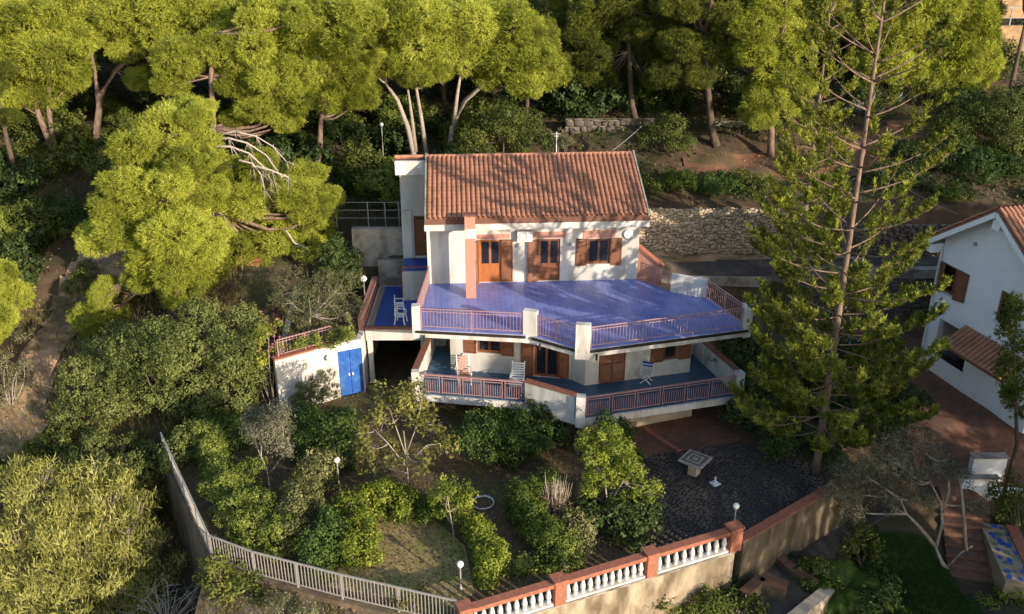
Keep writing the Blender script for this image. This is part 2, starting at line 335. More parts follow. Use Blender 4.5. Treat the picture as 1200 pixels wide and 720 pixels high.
# upper storey front wall
holes = [(2.48,3.55,4.62,6.82),(5.35,6.40,4.62,6.80),(7.72,8.84,5.45,6.76)]
w = wall_open(MB(), I4, 0, 10.22, 4.3, 8.22, .3, holes).build('front_wall', 'white_wall', house)
d1 = window(house, I4, 2.48,3.55,4.62,6.82,'door','orange_wood',2,.95,False,lintel=(2.40,3.95,6.86,7.10))
shutter(house, I4, 3.56,4.10,4.64,6.82)
shutter(house, I4, 2.48,3.02,4.64,6.82, R(-100),'l','orange_wood')
d2 = window(house, I4, 5.35,6.40,4.62,6.80,'door','brown_wood',2,.9,False,lintel=(5.10,6.62,6.84,7.16))
shutter(house, I4, 4.80,5.34,4.64,6.80, R(14),'r')
window(house, I4, 7.72,8.84,5.45,6.76,'window','brown_wood',2,0,True,lintel=(7.50,9.05,6.80,7.18))
shutter(house, I4, 7.17,7.71,5.38,6.78); shutter(house, I4, 8.85,9.39,5.38,6.78)
# other walls
g = MB()
def gable(x, t, y0, y1):
    prof = [(y0,3.0),(y1,3.0),(y1,8.2),(3.8,9.82),(y0,8.22)]
    vs = [(x,p[0],p[1]) for p in prof] + [(x+t,p[0],p[1]) for p in prof]
    g.add(vs, [(4,3,2,1,0),(5,6,7,8,9)] + [(i,(i+1)%5,5+(i+1)%5,5+i) for i in range(5)])
gable(0.0, .28, .302, 8.0); gable(9.94, .28, .302, 8.0)
g.box(-1.36,10.22,8.0,8.3,0,8.2)
g.build('side_wall','white_wall',house)
a = MB(); wall_open(a, Matrix.Translation((0,3.62,0)), -1.36, -.002, 2.9, 9.72, .25, [(-.76,-.06,4.66,6.85)])
a.box(-1.36,-1.12,3.872,8.0,2.9,8.3)
a.build('annex_wall','white_wall',house)
MB().box(-1.36,-.86,3.44,3.618,4.62,7.2).build('pilaster','white_wall',house)
window(house, Matrix.Translation((0,3.62,0)), -.76,-.06,4.66,6.85,'door','brown_wood',1,2.0,False)
MB().box(-1.55,-.02,3.40,3.615,9.08,9.78).build('annex_fascia','white_trim',house)
MB().box(-1.36,-.02,1.7,3.438,2.9,4.58).build('landing','white_wall',house)
MB().box(-1.34,-.03,1.75,3.436,4.582,4.60).build('landing_floor','deep_blue_floor',house)
MB().box(-1.36,-.02,1.66,1.74,4.78,4.86).box(-1.36,-1.28,1.66,1.74,4.58,4.78).box(-.1,-.02,1.66,1.74,4.58,4.78).build('landing_rail','coping',house)
sd = MB(); sd.box(-1.44,-1.362,1.8,2.8,3.02,4.4).build('door','brown_wood',house)
# fascia, gutter, roof
MB().box(-.06,10.50,-.80,-.50,7.60,8.02).build('fascia','white_trim',house)
MB().box(.0,10.44,-.50,-.01,7.96,8.02).build('soffit','white_trim',house)
MB().box(-.03,10.50,-.87,-.802,7.93,8.20).build('gutter','gutter',house)
sl = MB(); e0, r0 = (-.86,8.20),(3.8,9.90)
def roof_slab(x0, x1, p, q, t=.12):
    sl.add([(x0,p[0],p[1]),(x1,p[0],p[1]),(x1,q[0],q[1]),(x0,q[0],q[1]),(x0,p[0],p[1]-t),(x1,p[0],p[1]-t),(x1,q[0],q[1]-t),(x0,q[0],q[1]-t)],[(0,1,2,3),(7,6,5,4),(0,4,5,1),(1,5,6,2),(2,6,7,3),(3,7,4,0)])
roof_slab(.02,10.42,e0,(3.795,9.898)); roof_slab(-1.55,10.42,(3.805,9.898),(8.7,8.15))
roof = sl.build('roof','roof_tile_old',house)
MB().add([(-.03,-.9,8.16),(.04,-.9,8.16),(.04,3.8,9.97),(-.03,3.8,9.97),(-.03,-.9,8.34),(.04,-.9,8.34),(.04,3.8,10.09),(-.03,3.8,10.09)],[(0,1,2,3),(7,6,5,4),(0,4,5,1),(1,5,6,2),(2,6,7,3),(3,7,4,0)]).build('verge','concrete',roof)
MB().add([(10.40,-.9,8.16),(10.47,-.9,8.16),(10.47,3.8,9.97),(10.40,3.8,9.97),(10.40,-.9,8.32),(10.47,-.9,8.32),(10.47,3.8,10.07),(10.40,3.8,10.07)],[(0,1,2,3),(7,6,5,4),(0,4,5,1),(1,5,6,2),(2,6,7,3),(3,7,4,0)]).build('verge','concrete',roof)
def tile_field(x0, x1, p, q, pitch, rows, seed):
    rg = np.random.default_rng(seed); Vs = []; Fs = []; n = int((x1-x0)/pitch); pitch = (x1-x0)/n
    L = math.hypot(q[0]-p[0], q[1]-p[1]); dy, dz = (q[0]-p[0])/L, (q[1]-p[1])/L; ny, nz = (-dz, dy) if dy > 0 else (dz, -dy)
    rl = L/rows; K = 6
    for i in range(n):
        for kind in (0, 1):
            xc = x0 + pitch*(i + (.5 if kind == 0 else 0.0))
            if kind == 1 and i == 0: continue
            for j in range(rows):
                k = len(Vs); jx, jn = rg.normal(0,.004), rg.normal(0,.005)
                for e, (t, rr, up) in enumerate(((j*rl - .03, .105, .045), ((j+1)*rl + .02, .088, .012))):
                    for a in range(K+1):
                        an = math.pi*a/K
                        if kind == 0: ox, on = rr*math.cos(an), rr*math.sin(an)*.72 + up + jn + .03
                        else: ox, on = rr*math.cos(an), -rr*math.sin(an)*.5 + up*.6 + .055
                        Vs.append((xc+ox+jx, p[0]+dy*t+ny*on, p[1]+dz*t+nz*on))
                for a in range(K): Fs.append((k+a, k+a+1, k+K+2+a, k+K+1+a))
    return Vs, Fs
Vs, Fs = tile_field(.06,10.40,e0,(3.78,9.89),.225,17,3)
o = bpy.data.objects.new('tile_field', lmesh('tile_field',Vs,Fs,'roof_tile')); link(o, roof, kind='stuff')
Vs, Fs = tile_field(-1.53,10.40,(8.7,8.15),(3.82,9.89),.235,14,4)
o = bpy.data.objects.new('tile_field', lmesh('tile_field',Vs,Fs,'roof_tile')); link(o, roof, kind='stuff')
rd = MB()
for i in range(34):
    x = -1.55 + i*.354; mm = []
    for e,(xx,rr) in enumerate(((x,.125),(x+.37,.105))):
        for a in range(7):
            an = math.pi*a/6; mm.append((xx, 3.8+rr*math.cos(an), 9.90+rr*math.sin(an)*.9))
    rd.add(mm, [(a,a+7,a+8,a+1) for a in range(6)])
rd.build('ridge_tile_row','roof_tile',roof, kind='stuff')
# small tile row over the annex fascia
ch = MB(); ch.box(1.80,2.28,-1.85,-1.40,4.602,8.62); ch.box(1.84,2.24,-1.39,-.9,7.7,7.95)
chim = ch.build('chimney','brick_skin',house)
MB().box(1.76,2.32,-1.89,-1.36,8.622,8.70).build('cap','coping',chim)
MB().box(1.79,2.29,-1.86,-1.39,7.58,8.04).build('band','white_trim',chim)
# air conditioners, wall lamps
def aircon(x, z):
    o = MB().box(x,x+.72,-.34,-.08,z,z+.50).box(x+.1,x+.16,-.08,0,z+.05,z+.1).box(x+.55,x+.61,-.08,0,z+.05,z+.1).build('air_conditioner','white_metal',house,bevel=.015)
    f = MB()
    for r in (.06,.12,.18,.215): f.tube([(x+.27+r*math.cos(t*.449),-.352,z+.25+r*math.sin(t*.449)) for t in range(15)],.008,4)
    f.build('fan_grille','grey_metal',o)
aircon(4.30,6.80)
o = MB().box(9.60,9.68,-.06,-.002,6.9,7.1).build('ventilator','white_metal',house)
fm = MB(); fm.m = Matrix.Translation((9.66,-.02,6.98)) @ Matrix.Rotation(R(90),4,'X'); fm.lathe([(.24,0),(.24,.06),(.20,.10),(.06,.11),(.05,.14)],16).build('fan_housing','white_metal',o)
for x in (4.45, 6.98):
    lm = MB(); lm.m = Matrix.Translation((x,-.16,6.55)); lm.lathe([(.03,-.12),(.10,-.07),(.125,0),(.10,.07),(.03,.12)],10).box(-.03,.03,.05,.16,-.02,.02).build('wall_lamp','globe',house,True)
# terraces
U = [(-.6,-5.05),(4.45,-5.95),(6.55,-7.5),(14.2,-5.85),(13.1,-2.35),(11.55,-1.5),(10.24,-.002),(0,-.002)]
Lw = [(-.7,-5.25),(4.2,-6.35),(6.5,-7.9),(13.95,-6.3),(12.9,-2.4),(12.3,-.5),(.1,-.5)]
def inset(poly, d):
    c = Vector((sum(p[0] for p in poly)/len(poly), sum(p[1] for p in poly)/len(poly)))
    out = []; n = len(poly)
    for i in range(n):
        p0, p1, p2 = (Vector(poly[(i+k)%n]) for k in (-1,0,1))
        a = (p1-p0).normalized(); b = (p2-p1).normalized(); na = Vector((-a.y,a.x)); nb = Vector((-b.y,b.x)); mm = (na+nb); mm = mm/ max(.3, mm.dot(na))
        if mm.length < 1e-6: mm = na
        out.append(tuple(p1 + mm*d))
    return out
MB().prism(U, 4.24, 4.58).build('terrace_slab','white_trim',house)
MB().prism(inset(U,.05)[:6]+[(10.2,-.004),(.02,-.004)], 4.582, 4.60).build('terrace_floor','blue_floor',house, label='sunlit lavender blue tiled terrace floor')
MB().prism(Lw, 1.16, 1.48).build('terrace_slab','white_trim',house)
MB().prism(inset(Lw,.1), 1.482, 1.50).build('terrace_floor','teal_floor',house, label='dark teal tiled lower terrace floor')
barmesh = MB().box(-.008,.008,-.008,.008,0,.80).mesh('bar','railing_paint')
barlow = MB().box(-.010,.010,-.008,.008,0,.58).mesh('bar','railing_paint')
def railing(a, b, z, h=.98, step=.145, panels=0, parent=house, style=0):
    m, L = segm(a, b); mb = MB(); mb.m = m
    mats = []
    if style == 0:
        mb.box(0,L,-.022,.022,z+h-.035,z+h).box(0,L,-.015,.015,z+.10,z+.13).box(0,L,-.012,.012,z+h-.16,z+h-.135)
        n = max(2, round(L/2.1))
        for i in range(n+1):
            x = min(max(L*i/n,.03),L-.03); mb.box(x-.02,x+.02,-.02,.02,z,z+h-.045)
        k = int(L/step)
        for i in range(1,k): mats.append(m @ Matrix.Translation((L*i/k, 0, z+.10)))
        o = mb.build('railing','railing_paint',parent); copies('bar', barmesh, o, mats)
    else:
        mb.box(0,L,-.05,.05,z+h-.05,z+h); n = panels
        for i in range(n):
            x0 = L*i/n+.05; x1 = L*(i+1)/n-.05
            mb.box(x0,x0+.03,-.02,.02,z+.06,z+h-.05).box(x1-.03,x1,-.02,.02,z+.06,z+h-.05).box(x0+.03,x1-.03,-.015,.015,z+.10,z+.13).box(x0+.03,x1-.03,-.015,.015,z+h-.18,z+h-.15)
            k = int((x1-x0)/step)
            for j in range(1,k): mats.append(m @ Matrix.Translation((x0+(x1-x0)*j/k, 0, z+.12)))
        o = mb.build('railing','railing_paint',parent); copies('bar', barlow, o, mats)
def pillar(p, z0, z1, w=.34, ang=0, d=None):
    mb = MB(); mb.m = Matrix.Translation((p[0],p[1],0)) @ Matrix.Rotation(ang,4,'Z'); d = d or w
    return mb.box(-w/2,w/2,-d/2,d/2,z0,z1).build('pillar','white_trim',house,bevel=.015)
def lerp2(a, b, t): return (a[0]+(b[0]-a[0])*t, a[1]+(b[1]-a[1])*t)
iU = inset(U,.16)
pillar(iU[0],4.20,5.72,.36); pillar(iU[1],4.18,5.74,.62,R(-25),.3); pillar(iU[2],4.16,5.76,.62,R(-12),.36); pillar(iU[3],4.18,5.75,.36,R(12))
railing((iU[0][0]+.2,iU[0][1]-.03), (iU[1][0]-.3,iU[1][1]+.06), 4.6)
railing((iU[1][0]+.27,iU[1][1]-.16), (iU[2][0]-.27,iU[2][1]+.18), 4.6)
railing((iU[2][0]+.32,iU[2][1]+.05), (iU[3][0]-.2,iU[3][1]-.03), 4.6)
railing((iU[0][0]+.01,iU[0][1]+.2), (.06,-.1), 4.6)
railing((iU[3][0]-.06,iU[3][1]+.2), (13.02,-2.55), 4.6)
railing((11.45,-1.55), (10.32,-.25), 4.6)
m_, L_ = segm((11.55,-1.62),(13.08,-2.42)); wb = MB(); wb.m = m_
wb.box(0,L_,-.12,.12,4.605,5.52).build('parapet','white_trim',house,bevel=.01)
gm = MB()
for i0,i1 in ((0,1),(1,2),(2,3)):
    m_, L_ = segm(U[i0],U[i1]); gm.m = m_; gm.box(.15,L_-.15,-.08,-.003,4.47,4.575)
gm.build('edge_gutter','dark_metal',house)
for p in (lerp2(U[0],U[1],.1), lerp2(U[1],U[2],.2), lerp2(U[2],U[3],.08)):
    MB().box(p[0]-.04,p[0]+.04,p[1]-.16,p[1]-.09,4.12,4.40).build('spout','dark_metal',house)
# lower terrace edges
iL = inset(Lw,.12)
def parapet(a, b, z0, z1, t=.22, mat='white_trim', cm='coping', over=.04):
    m, L = segm(a, b); mb = MB(); mb.m = m
    o = mb.box(0,L,-t/2,t/2,z0,z1).build('parapet',mat,house)
    c = MB(); c.m = m; c.box(-.02,L+.02,-t/2-over,t/2+over,z1,z1+.07).build('coping',cm,o)
pillar(iL[0],1.14,2.62,.34); pillar(iL[3],1.14,2.66,.36,R(12)); pillar(iL[2],1.12,2.60,.40,R(-10))
railing((iL[0][0]+.2,iL[0][1]-.04),(iL[1][0],iL[1][1]),1.5,1.0,.10,5,style=1)
parapet((iL[1][0]+.05,iL[1][1]-.03),(iL[2][0]-.2,iL[2][1]+.13),1.482,2.55)
railing((iL[2][0]+.2,iL[2][1]+.04),(iL[3][0]-.2,iL[3][1]-.04),1.5,1.0,.10,6,style=1)
parapet((iL[0][0],iL[0][1]+.18),(.18,-.62),1.482,2.55)
parapet((iL[3][0],iL[3][1]+.2),(12.55,-1.2),1.482,2.55)
# lower storey walls
A_, B_, C_, D_ = (1.0,-3.04),(6.5,-4.35),(7.08,-4.97),(12.15,-3.98)
mA, LA = segm(A_, B_); mC, LC = segm(C_, D_)
lo = MB()
wall_open(lo, mA, 0, LA, 1.3, 4.22, .3, [(1.27,2.42,2.52,3.42),(3.95,5.10,1.52,3.45)])
wall_open(lo, mC, 0, LC, 1.3, 4.22, .3, [(.66,1.93,1.52,3.42),(3.78,4.48,2.30,3.44)])
m_, L_ = segm(B_, C_); lo.m = m_; lo.box(.01,L_-.004,.0,.3,1.3,4.22)
m_, L_ = segm((1.0,-.3),A_); lo.m = m_; lo.box(0,L_-.004,0,.3,1.3,4.22)
m_, L_ = segm(D_,(12.2,-.3)); lo.m = m_; lo.box(.004,L_,0,.3,1.3,4.22); lo.m = I4
lo.box(.1,1.0,-.5,-.2,1.3,4.22)
lo.build('lower_wall','white_wall',house)
window(house, mA, 1.27,2.42,2.52,3.42); shutter(house, mA, .68,1.25,2.46,3.44); shutter(house, mA, 2.44,3.01,2.46,3.44)
window(house, mA, 3.95,5.10,1.52,3.45,'door','brown_wood',2,.0,False); shutter(house, mA, 3.34,3.94,1.54,3.45); shutter(house, mA, 5.11,5.58,1.54,3.45)
shutter(house, mC, .68,1.29,1.54,3.40); shutter(house, mC, 1.30,1.91,1.54,3.40)
window(house, mC, 3.78,4.48,2.30,3.44,leaves=1); shutter(house, mC, 3.14,3.77,2.26,3.46); shutter(house, mC, 4.49,5.12,2.26,3.46)
# base storey
MB().box(1.6,6.6,-3.6,-1,-.1,1.158).build('base_wall','concrete',house)
MB().prism([(6.6,-6.6),(7.1,-6.9),(12.0,-5.5),(12.0,-1.0),(6.6,-1)], -.1,1.157).build('base_wall','stone',house)
MB().prism([(6.0,-6.5),(6.5,-6.7),(6.55,-2),(6.0,-2)], -.1,1.155).build('base_wall','stone_dark',house)
# stair parapet at the right of the upper wall
sp = MB(); sp.m = Matrix.Translation((0,0,0))
sp.add([(10.24,.9,3.0),(10.24,1.1,3.0),(11.5,.35,2.6),(11.5,.15,2.6),(10.24,.9,6.1),(10.24,1.1,6.1),(11.5,.35,5.15),(11.5,.15,5.15)],[(0,3,2,1),(4,5,6,7),(0,4,7,3),(1,2,6,5),(3,7,6,2),(0,1,5,4)])
o = sp.build('stair_parapet','pink_render',house)
MB().beam((10.2,1.02,6.15),(11.55,.22,5.17),.34,.07).build('coping','terracotta',o)
# antenna and service wire
an = thing('antenna_mast','thin metal aerial mast standing on the villa roof ridge','antenna', hw((6.55,4.0,10.0)))
MB().tube([(0,0,-.12),(0,0,1.0)],.025,5).build('mast','white_metal',an)
MB().tube([(-.2,0,.9),(.2,0,.9)],.012,4).tube([(-.12,0,.78),(.12,0,.78)],.012,4).build('crossbar','white_metal',an)
def cable(name, label, pts, r=.016):
    a, b = Vector(pts[0]), Vector(pts[1]); P = [a.lerp(b, t/12) - Vector((0,0,1))*4*(t/12)*(1-t/12)*pts[2] for t in range(13)]
    MB().tube(P, r, 4).build(name,'grey_metal',None,label=label,category='cable')
cable('overhead_cable','pale service cable running from the villa roof ridge into the trees', (hw((9.35,3.75,10.05)), aty(752,148,52.5), .05), .015)
cable('overhead_cable','thin cable slung from the conifer grove to the neighbouring house', (aty(1030,198,50), aty(1123,251,43.2), .2), .010)
# terrace furniture
def plastic_chair(label, loc, rz, group=None):
    t = thing('garden_chair', label, 'chair', loc, rz, group)
    MB().box(-.22,.22,-.22,.22,.40,.43).build('seat','white_plastic',t,bevel=.01)
    b = MB(); b.box(-.22,-.18,.19,.24,.43,.86).box(.18,.22,.19,.24,.43,.86).box(-.18,.18,.19,.23,.80,.86).box(-.18,.18,.19,.23,.50,.54)
    for i in range(4): b.box(-.14+i*.08,-.10+i*.08,.2,.22,.54,.80)
    b.build('backrest','white_plastic',t)
    for sx in (-1,1):
        MB().box(sx*.25-.025,sx*.25+.025,-.22,.22,.62,.65).box(sx*.25-.02,sx*.25+.02,-.22,-.18,.43,.62).build('armrest','white_plastic',t)
        for sy in (-1,1): MB().beam((sx*.2,sy*.19,.40),(sx*.25,sy*.25,0),.05,.05).build('leg','white_plastic',t)
plastic_chair('white plastic armchair on the blue side terrace, beside the parapet', (-5.35,40.9,3.02), R(80))
plastic_chair('white plastic armchair on the blue side terrace, behind the other armchair', (-5.55,42.1,3.02), R(95))
def lounger(label, loc, rz, mat, fm):
    t = thing('deck_chair', label, 'chair', loc, rz)
    MB().beam((-.28,-.5,.32),(-.28,.25,.30),.04,.05).beam((.28,-.5,.32),(.28,.25,.30),.04,.05).build('seat_frame',fm,t)
    MB().beam((-.28,.25,.30),(-.28,.72,1.02),.04,.05).beam((.28,.25,.30),(.28,.72,1.02),.04,.05).build('back_frame',fm,t)
    sm = MB().box(-.26,.26,-.035,.035,-.01,.01).mesh('slat',mat)
    mats = [Matrix.Translation((0,-.46+i*.1,.345)) for i in range(7)]
    mats += [Matrix.Translation((0,.27+i*.062,.36+i*.095)) @ Matrix.Rotation(R(57),4,'X') for i in range(7)]
    copies('slat', sm, t, mats)
    for sx in (-1,1):
        MB().beam((sx*.28,-.48,.32),(sx*.28,-.40,0),.045,.04).build('leg',fm,t); MB().beam((sx*.28,.3,.32),(sx*.28,.4,0),.045,.04).build('leg',fm,t)
        MB().box(sx*.31-.03,sx*.31+.03,-.35,.40,.55,.58).box(sx*.31-.02,sx*.31+.02,-.33,-.29,.32,.55).build('armrest',fm,t)
lounger('reclining wooden deck chair with white frame on the lower terrace', atz(544,447,1.5)+Vector((0,0,.005)), R(8), 'pink_render','white_plastic')
lounger('white plastic sun chair with slatted back beside the lower terrace door', atz(606,455,1.5)+Vector((0,0,.005)), R(-6), 'white_plastic','white_plastic')
t = thing('folding_chair','white folding director chair with blue striped cloth back on the lower terrace','chair', atz(757,448,1.5)+Vector((0,0,.005)), R(-18))
for sy in (-.2,.2): MB().beam((-.24,sy,0),(.24,sy,.46),.03,.03).beam((.24,sy+.01,0),(-.24,sy+.01,.46),.03,.03).build('cross_leg','white_plastic',t)
MB().box(-.25,.25,-.22,.22,.46,.475).build('seat','white_plastic',t)
for sx in (-1,1): MB().box(sx*.26-.02,sx*.26+.02,-.22,.24,.64,.67).box(sx*.26-.015,sx*.26+.015,.2,.23,.46,.92).box(sx*.26-.015,sx*.26+.015,-.2,-.17,.46,.64).build('arm_frame','white_plastic',t)
bk = MB().box(-.26,.26,.205,.225,.70,.92).build('backrest','blue_cloth',t); MB().box(-.261,.261,.203,.227,.79,.83).build('stripe','white_plastic',bk)
# ------------------------------------------------------------------ garage with planted roof, carport
gar = thing('garage','white garage with double blue doors and a planted railed roof','garage',(-10.63,37.3,0))
ga, gb, gc = Vector((0,0,0)), Vector((2.43,1.66,0)), Vector((3.58,2.2,0))
m_, L1 = segm(ga, gb); wb = MB(); wb.m = m_; wb.box(0,L1,0,.25,-.1,2.86)
m2, L2 = segm(gb, gc); wall_open(wb, m2, .004, L2, -.1, 2.86, .25, [(.05,L2-.06,0,2.42)])
wb.prism([(.02,.03),(-.9,8.4),(-.65,8.4),(.27,.2)],-.1,2.855); wb.prism([(3.56,2.45),(3.3,2.45),(3.3,8),(3.56,8)],-.1,2.852)
wb.build('wall','white_wall',gar)
MB().prism([(.2,.35),(2.4,1.93),(3.3,2.5),(3.3,8.4),(-.7,8.4)],2.5,2.84).build('roof','garden_soil',gar)
lw = (L2-.11)/2
for i in range(2):
    d = MB(); d.m = m2; x0 = .05+i*lw
    d.box(x0+.01,x0+lw-.01,.05,.10,.03,2.40)
    for q in range(6): d.box(x0+.03+q*(lw-.06)/6, x0+.03+(q+.86)*(lw-.06)/6, .035,.05,.06,2.36)
    o = d.build('door','blue_door',gar); h = MB(); h.m = m2; h.box(x0+(lw-.12 if i==0 else .06), x0+(lw-.06 if i==0 else .12),.01,.035,1.05,1.2).build('handle','white_metal',o)
c = MB(); c.m = m_; c.box(-.05,L1+.1,-.06,.30,2.862,2.94).build('coping','terracotta',gar)
rm, RL = segm((.1,.2),(2.3,1.7)); railing((.1,.2),(2.3,1.7),2.94,.85,.15,parent=gar)
MB().lathe([(.05,-.14),(.12,-.07),(.14,0),(.12,.07),(.05,.14)],10,(2.15,1.22,2.35)).build('wall_lamp','globe',gar,True)
cp = thing('carport','white carport slab with a blue tiled terrace on top beside the villa','carport',(-7.0,40.3,0))
MB().box(0,2.85,0,5.3,2.38,2.98).build('slab','white_wall',cp)
MB().box(.35,2.3,.12,5.1,2.984,3.0).build('terrace_floor','deep_blue_floor',cp)
MB().box(.1,.345,.12,5.1,2.983,2.998).build('border_strip','mosaic_tan',cp)
MB().box(-.05,2.85,-.08,.10,2.985,3.10).build('coping','coping',cp)
for x,y in ((.05,.1),(2.6,.1),(.05,5.0)): MB().box(x,x+.22,y,y+.22,-.1,2.378).build('column','white_wall',cp)
MB().box(-.02,2.9,5.32,5.6,0,4.4).build('back_wall','concrete',cp)
MB().box(-.35,-.06,.1,5.3,2.38,3.5).build('side_parapet','pink_render',cp)
# stairs beside the garage
st = thing('garden_stairs','brown tiled garden stairs climbing beside the white garage wall','stairs',(-11.1,37.6,0))
stepm = MB().box(-.75,.6,0,.34,-.4,.17).mesh('step','terracotta_paving')
copies('step', stepm, st, [Matrix.Translation((-.06*i, .33*i, .17*i-.001*i)) for i in range(17)])
st = thing('hillside_steps','pale brick hillside steps showing between the big pines','stairs',(-13.9,45.8,tz(-13.9,45.8)))
stepm = MB().box(-.6,.6,0,.36,-.5,.17).mesh('step','terracotta')
copies('step', stepm, st, [Matrix.Translation((-.02*i, .35*i, .17*i)) for i in range(9)])
# ------------------------------------------------------------------ paved surfaces
def in_poly(P, poly):
    x, y = P[:,0], P[:,1]; ins = np.zeros(len(P), bool); n = len(poly)
    for i in range(n):
        (x0,y0),(x1,y1) = poly[i], poly[(i+1)%n]
        ins ^= ((y0 > y) != (y1 > y)) & (x < (x1-x0)*(y-y0)/((y1-y0) or 1e-9) + x0)
    return ins
def drape(name, poly, mat, up=.05, step=.3, kind='structure'):
    P = np.array(poly); xs = np.arange(P[:,0].min()-step, P[:,0].max()+step*2, step); ys = np.arange(P[:,1].min()-step, P[:,1].max()+step*2, step)
    V, F = grid_sheet(xs, ys); V[:,2] += up; c = V[F].mean(1); F = F[in_poly(c, poly)]
    u, inv = np.unique(F, return_inverse=True); o = bpy.data.objects.new(name, lmesh(name, V[u], inv.reshape(F.shape), mat, smooth=True)); return link(o, kind=kind)
PATIO = [(3.6,33.4),(9.9,35.0),(13.2,32.9),(12.6,31.5),(8.4,28.4),(4.9,27.2),(4.2,29)]
patio = sheet('patio', PATIO, .025, 'paving_joint', .05)
V = []; F = []; rg = np.random.default_rng(5); st_ = .19
pts = [(x*st_ + (.5*st_ if r % 2 else 0) + rg.normal(0,.03), 27.1 + r*st_*.87 + rg.normal(0,.03)) for r in range(50) for x in range(17,75)]
pts = [p for p, k in zip(pts, in_poly(np.array(pts), PATIO)) if k]
for px_, py_ in pts:
    k = len(V); h = .035 + rg.uniform(0,.014); r0 = st_*.5*rg.uniform(.7,1.12); a0 = rg.uniform(0,1)
    an = [a0 + 2*math.pi*(q+rg.uniform(-.2,.2))/6 for q in range(6)]
    V += [(px_+r0*math.cos(a), py_+r0*math.sin(a), .02) for a in an] + [(px_+r0*.86*math.cos(a), py_+r0*.86*math.sin(a), h+rg.uniform(-.006,.006)) for a in an]
    F += [(k+q,k+(q+1)%6,k+6+(q+1)%6,k+6+q) for q in range(6)] + [(k+6,k+7,k+8,k+9),(k+6,k+9,k+10,k+11)]
o = bpy.data.objects.new('cobble_field', lmesh('cobble_field', V, F, 'cobble')); link(o, patio, kind='stuff')
sheet('terracotta_strip', [(-3,38.6),(1.5,35.6),(2.6,35.2),(3.6,33.4),(9.9,35.0),(11.3,36.6),(9.5,38.6),(2,40)], .03, 'terracotta_paving', .06)
rr_ = MB().beam((7.2,34.25,.05),(6.0,36.0,.05),.22,.10).build('red_edging','terracotta',None,label='red brick edging strip dividing the terracotta paving by the villa',category='edging')
ROAD = [(4.8,50.0),(4.8,47.8),(9,47.4),(14,46.9),(27,46.95),(40,48),(40,51),(27,50.2)]
drape('road', ROAD, 'asphalt', .06)
drape('courtyard', [(15.4,46.4),(28,46.4),(28,37),(22.5,33.2),(18.6,32.8),(17.5,36),(16.6,40)], 'terracotta_paving', .06)
BARE = [(-26,31.5),(-23.4,32.2),(-21.6,33.6),(-21.2,36.5),(-22.2,39),(-22.6,42),(-22.2,45),(-21.2,48),(-21.6,50.5),(-24.0,51),(-25.2,47),(-24.6,43),(-24.2,39.5),(-24.6,36.5),(-26.5,34.5)]
drape('bare_path', BARE, 'bare_earth', .06, .25)
sheet('dry_lawn_ground', [tuple(atz(x,y,0)[:2]) for x,y in ((400,660),(440,605),(500,602),(545,640),(556,695),(535,712),(450,700),(385,688))], .012, 'straw_ground', .05)
drape('road_shoulder', [(4.8,50.12),(4.8,49.0),(9,48.8),(14,49.1),(20,49.4),(20,50.1)], 'bare_earth', .075)
drape('lower_lawn', [(12.3,25),(12.2,29.5),(14.5,31.6),(17.4,31.4),(18.0,27),(17,24.5)], 'lawn_green', .05)
drape('hill_clearing', [(9.5,54.8),(11.5,57.5),(17,57.4),(20,60),(28,61.5),(28,57),(24,54.6),(16,53.6)], 'red_soil', .07, .5)
# ------------------------------------------------------------------ walls
def wall_run(name, label, pts, z0, z1, t, mat, cat='wall', coping=None, cz=.07, over=.05, jit=0):
    o = thing(name, label, cat, (pts[0][0], pts[0][1], 0)); b = Vector((pts[0][0], pts[0][1], 0))
    for i in range(len(pts)-1):
        m, L = segm((pts[i][0]-b.x, pts[i][1]-b.y), (pts[i+1][0]-b.x, pts[i+1][1]-b.y)); mb = MB(); mb.m = m
        za = z1[i] if isinstance(z1, list) else z1; zb = z1[i+1] if isinstance(z1, list) else z1
        e = .0015*i
        mb.add([(0,-t/2-e,z0),(L,-t/2-e,z0),(L,t/2+e,z0),(0,t/2+e,z0),(0,-t/2-e,za-e),(L,-t/2-e,zb-e),(L,t/2+e,zb-e),(0,t/2+e,za-e)],[(3,2,1,0),(4,5,6,7),(0,1,5,4),(1,2,6,5),(2,3,7,6),(3,0,4,7)])
        mb.build('wall_body', mat, o)
        if coping:
            c = MB(); c.m = m; c.beam((-.03+.03*bool(i),0,za+cz/2),(L+.03,0,zb+cz/2),t+2*over+2*e,cz).build('coping', coping, o)
    return o
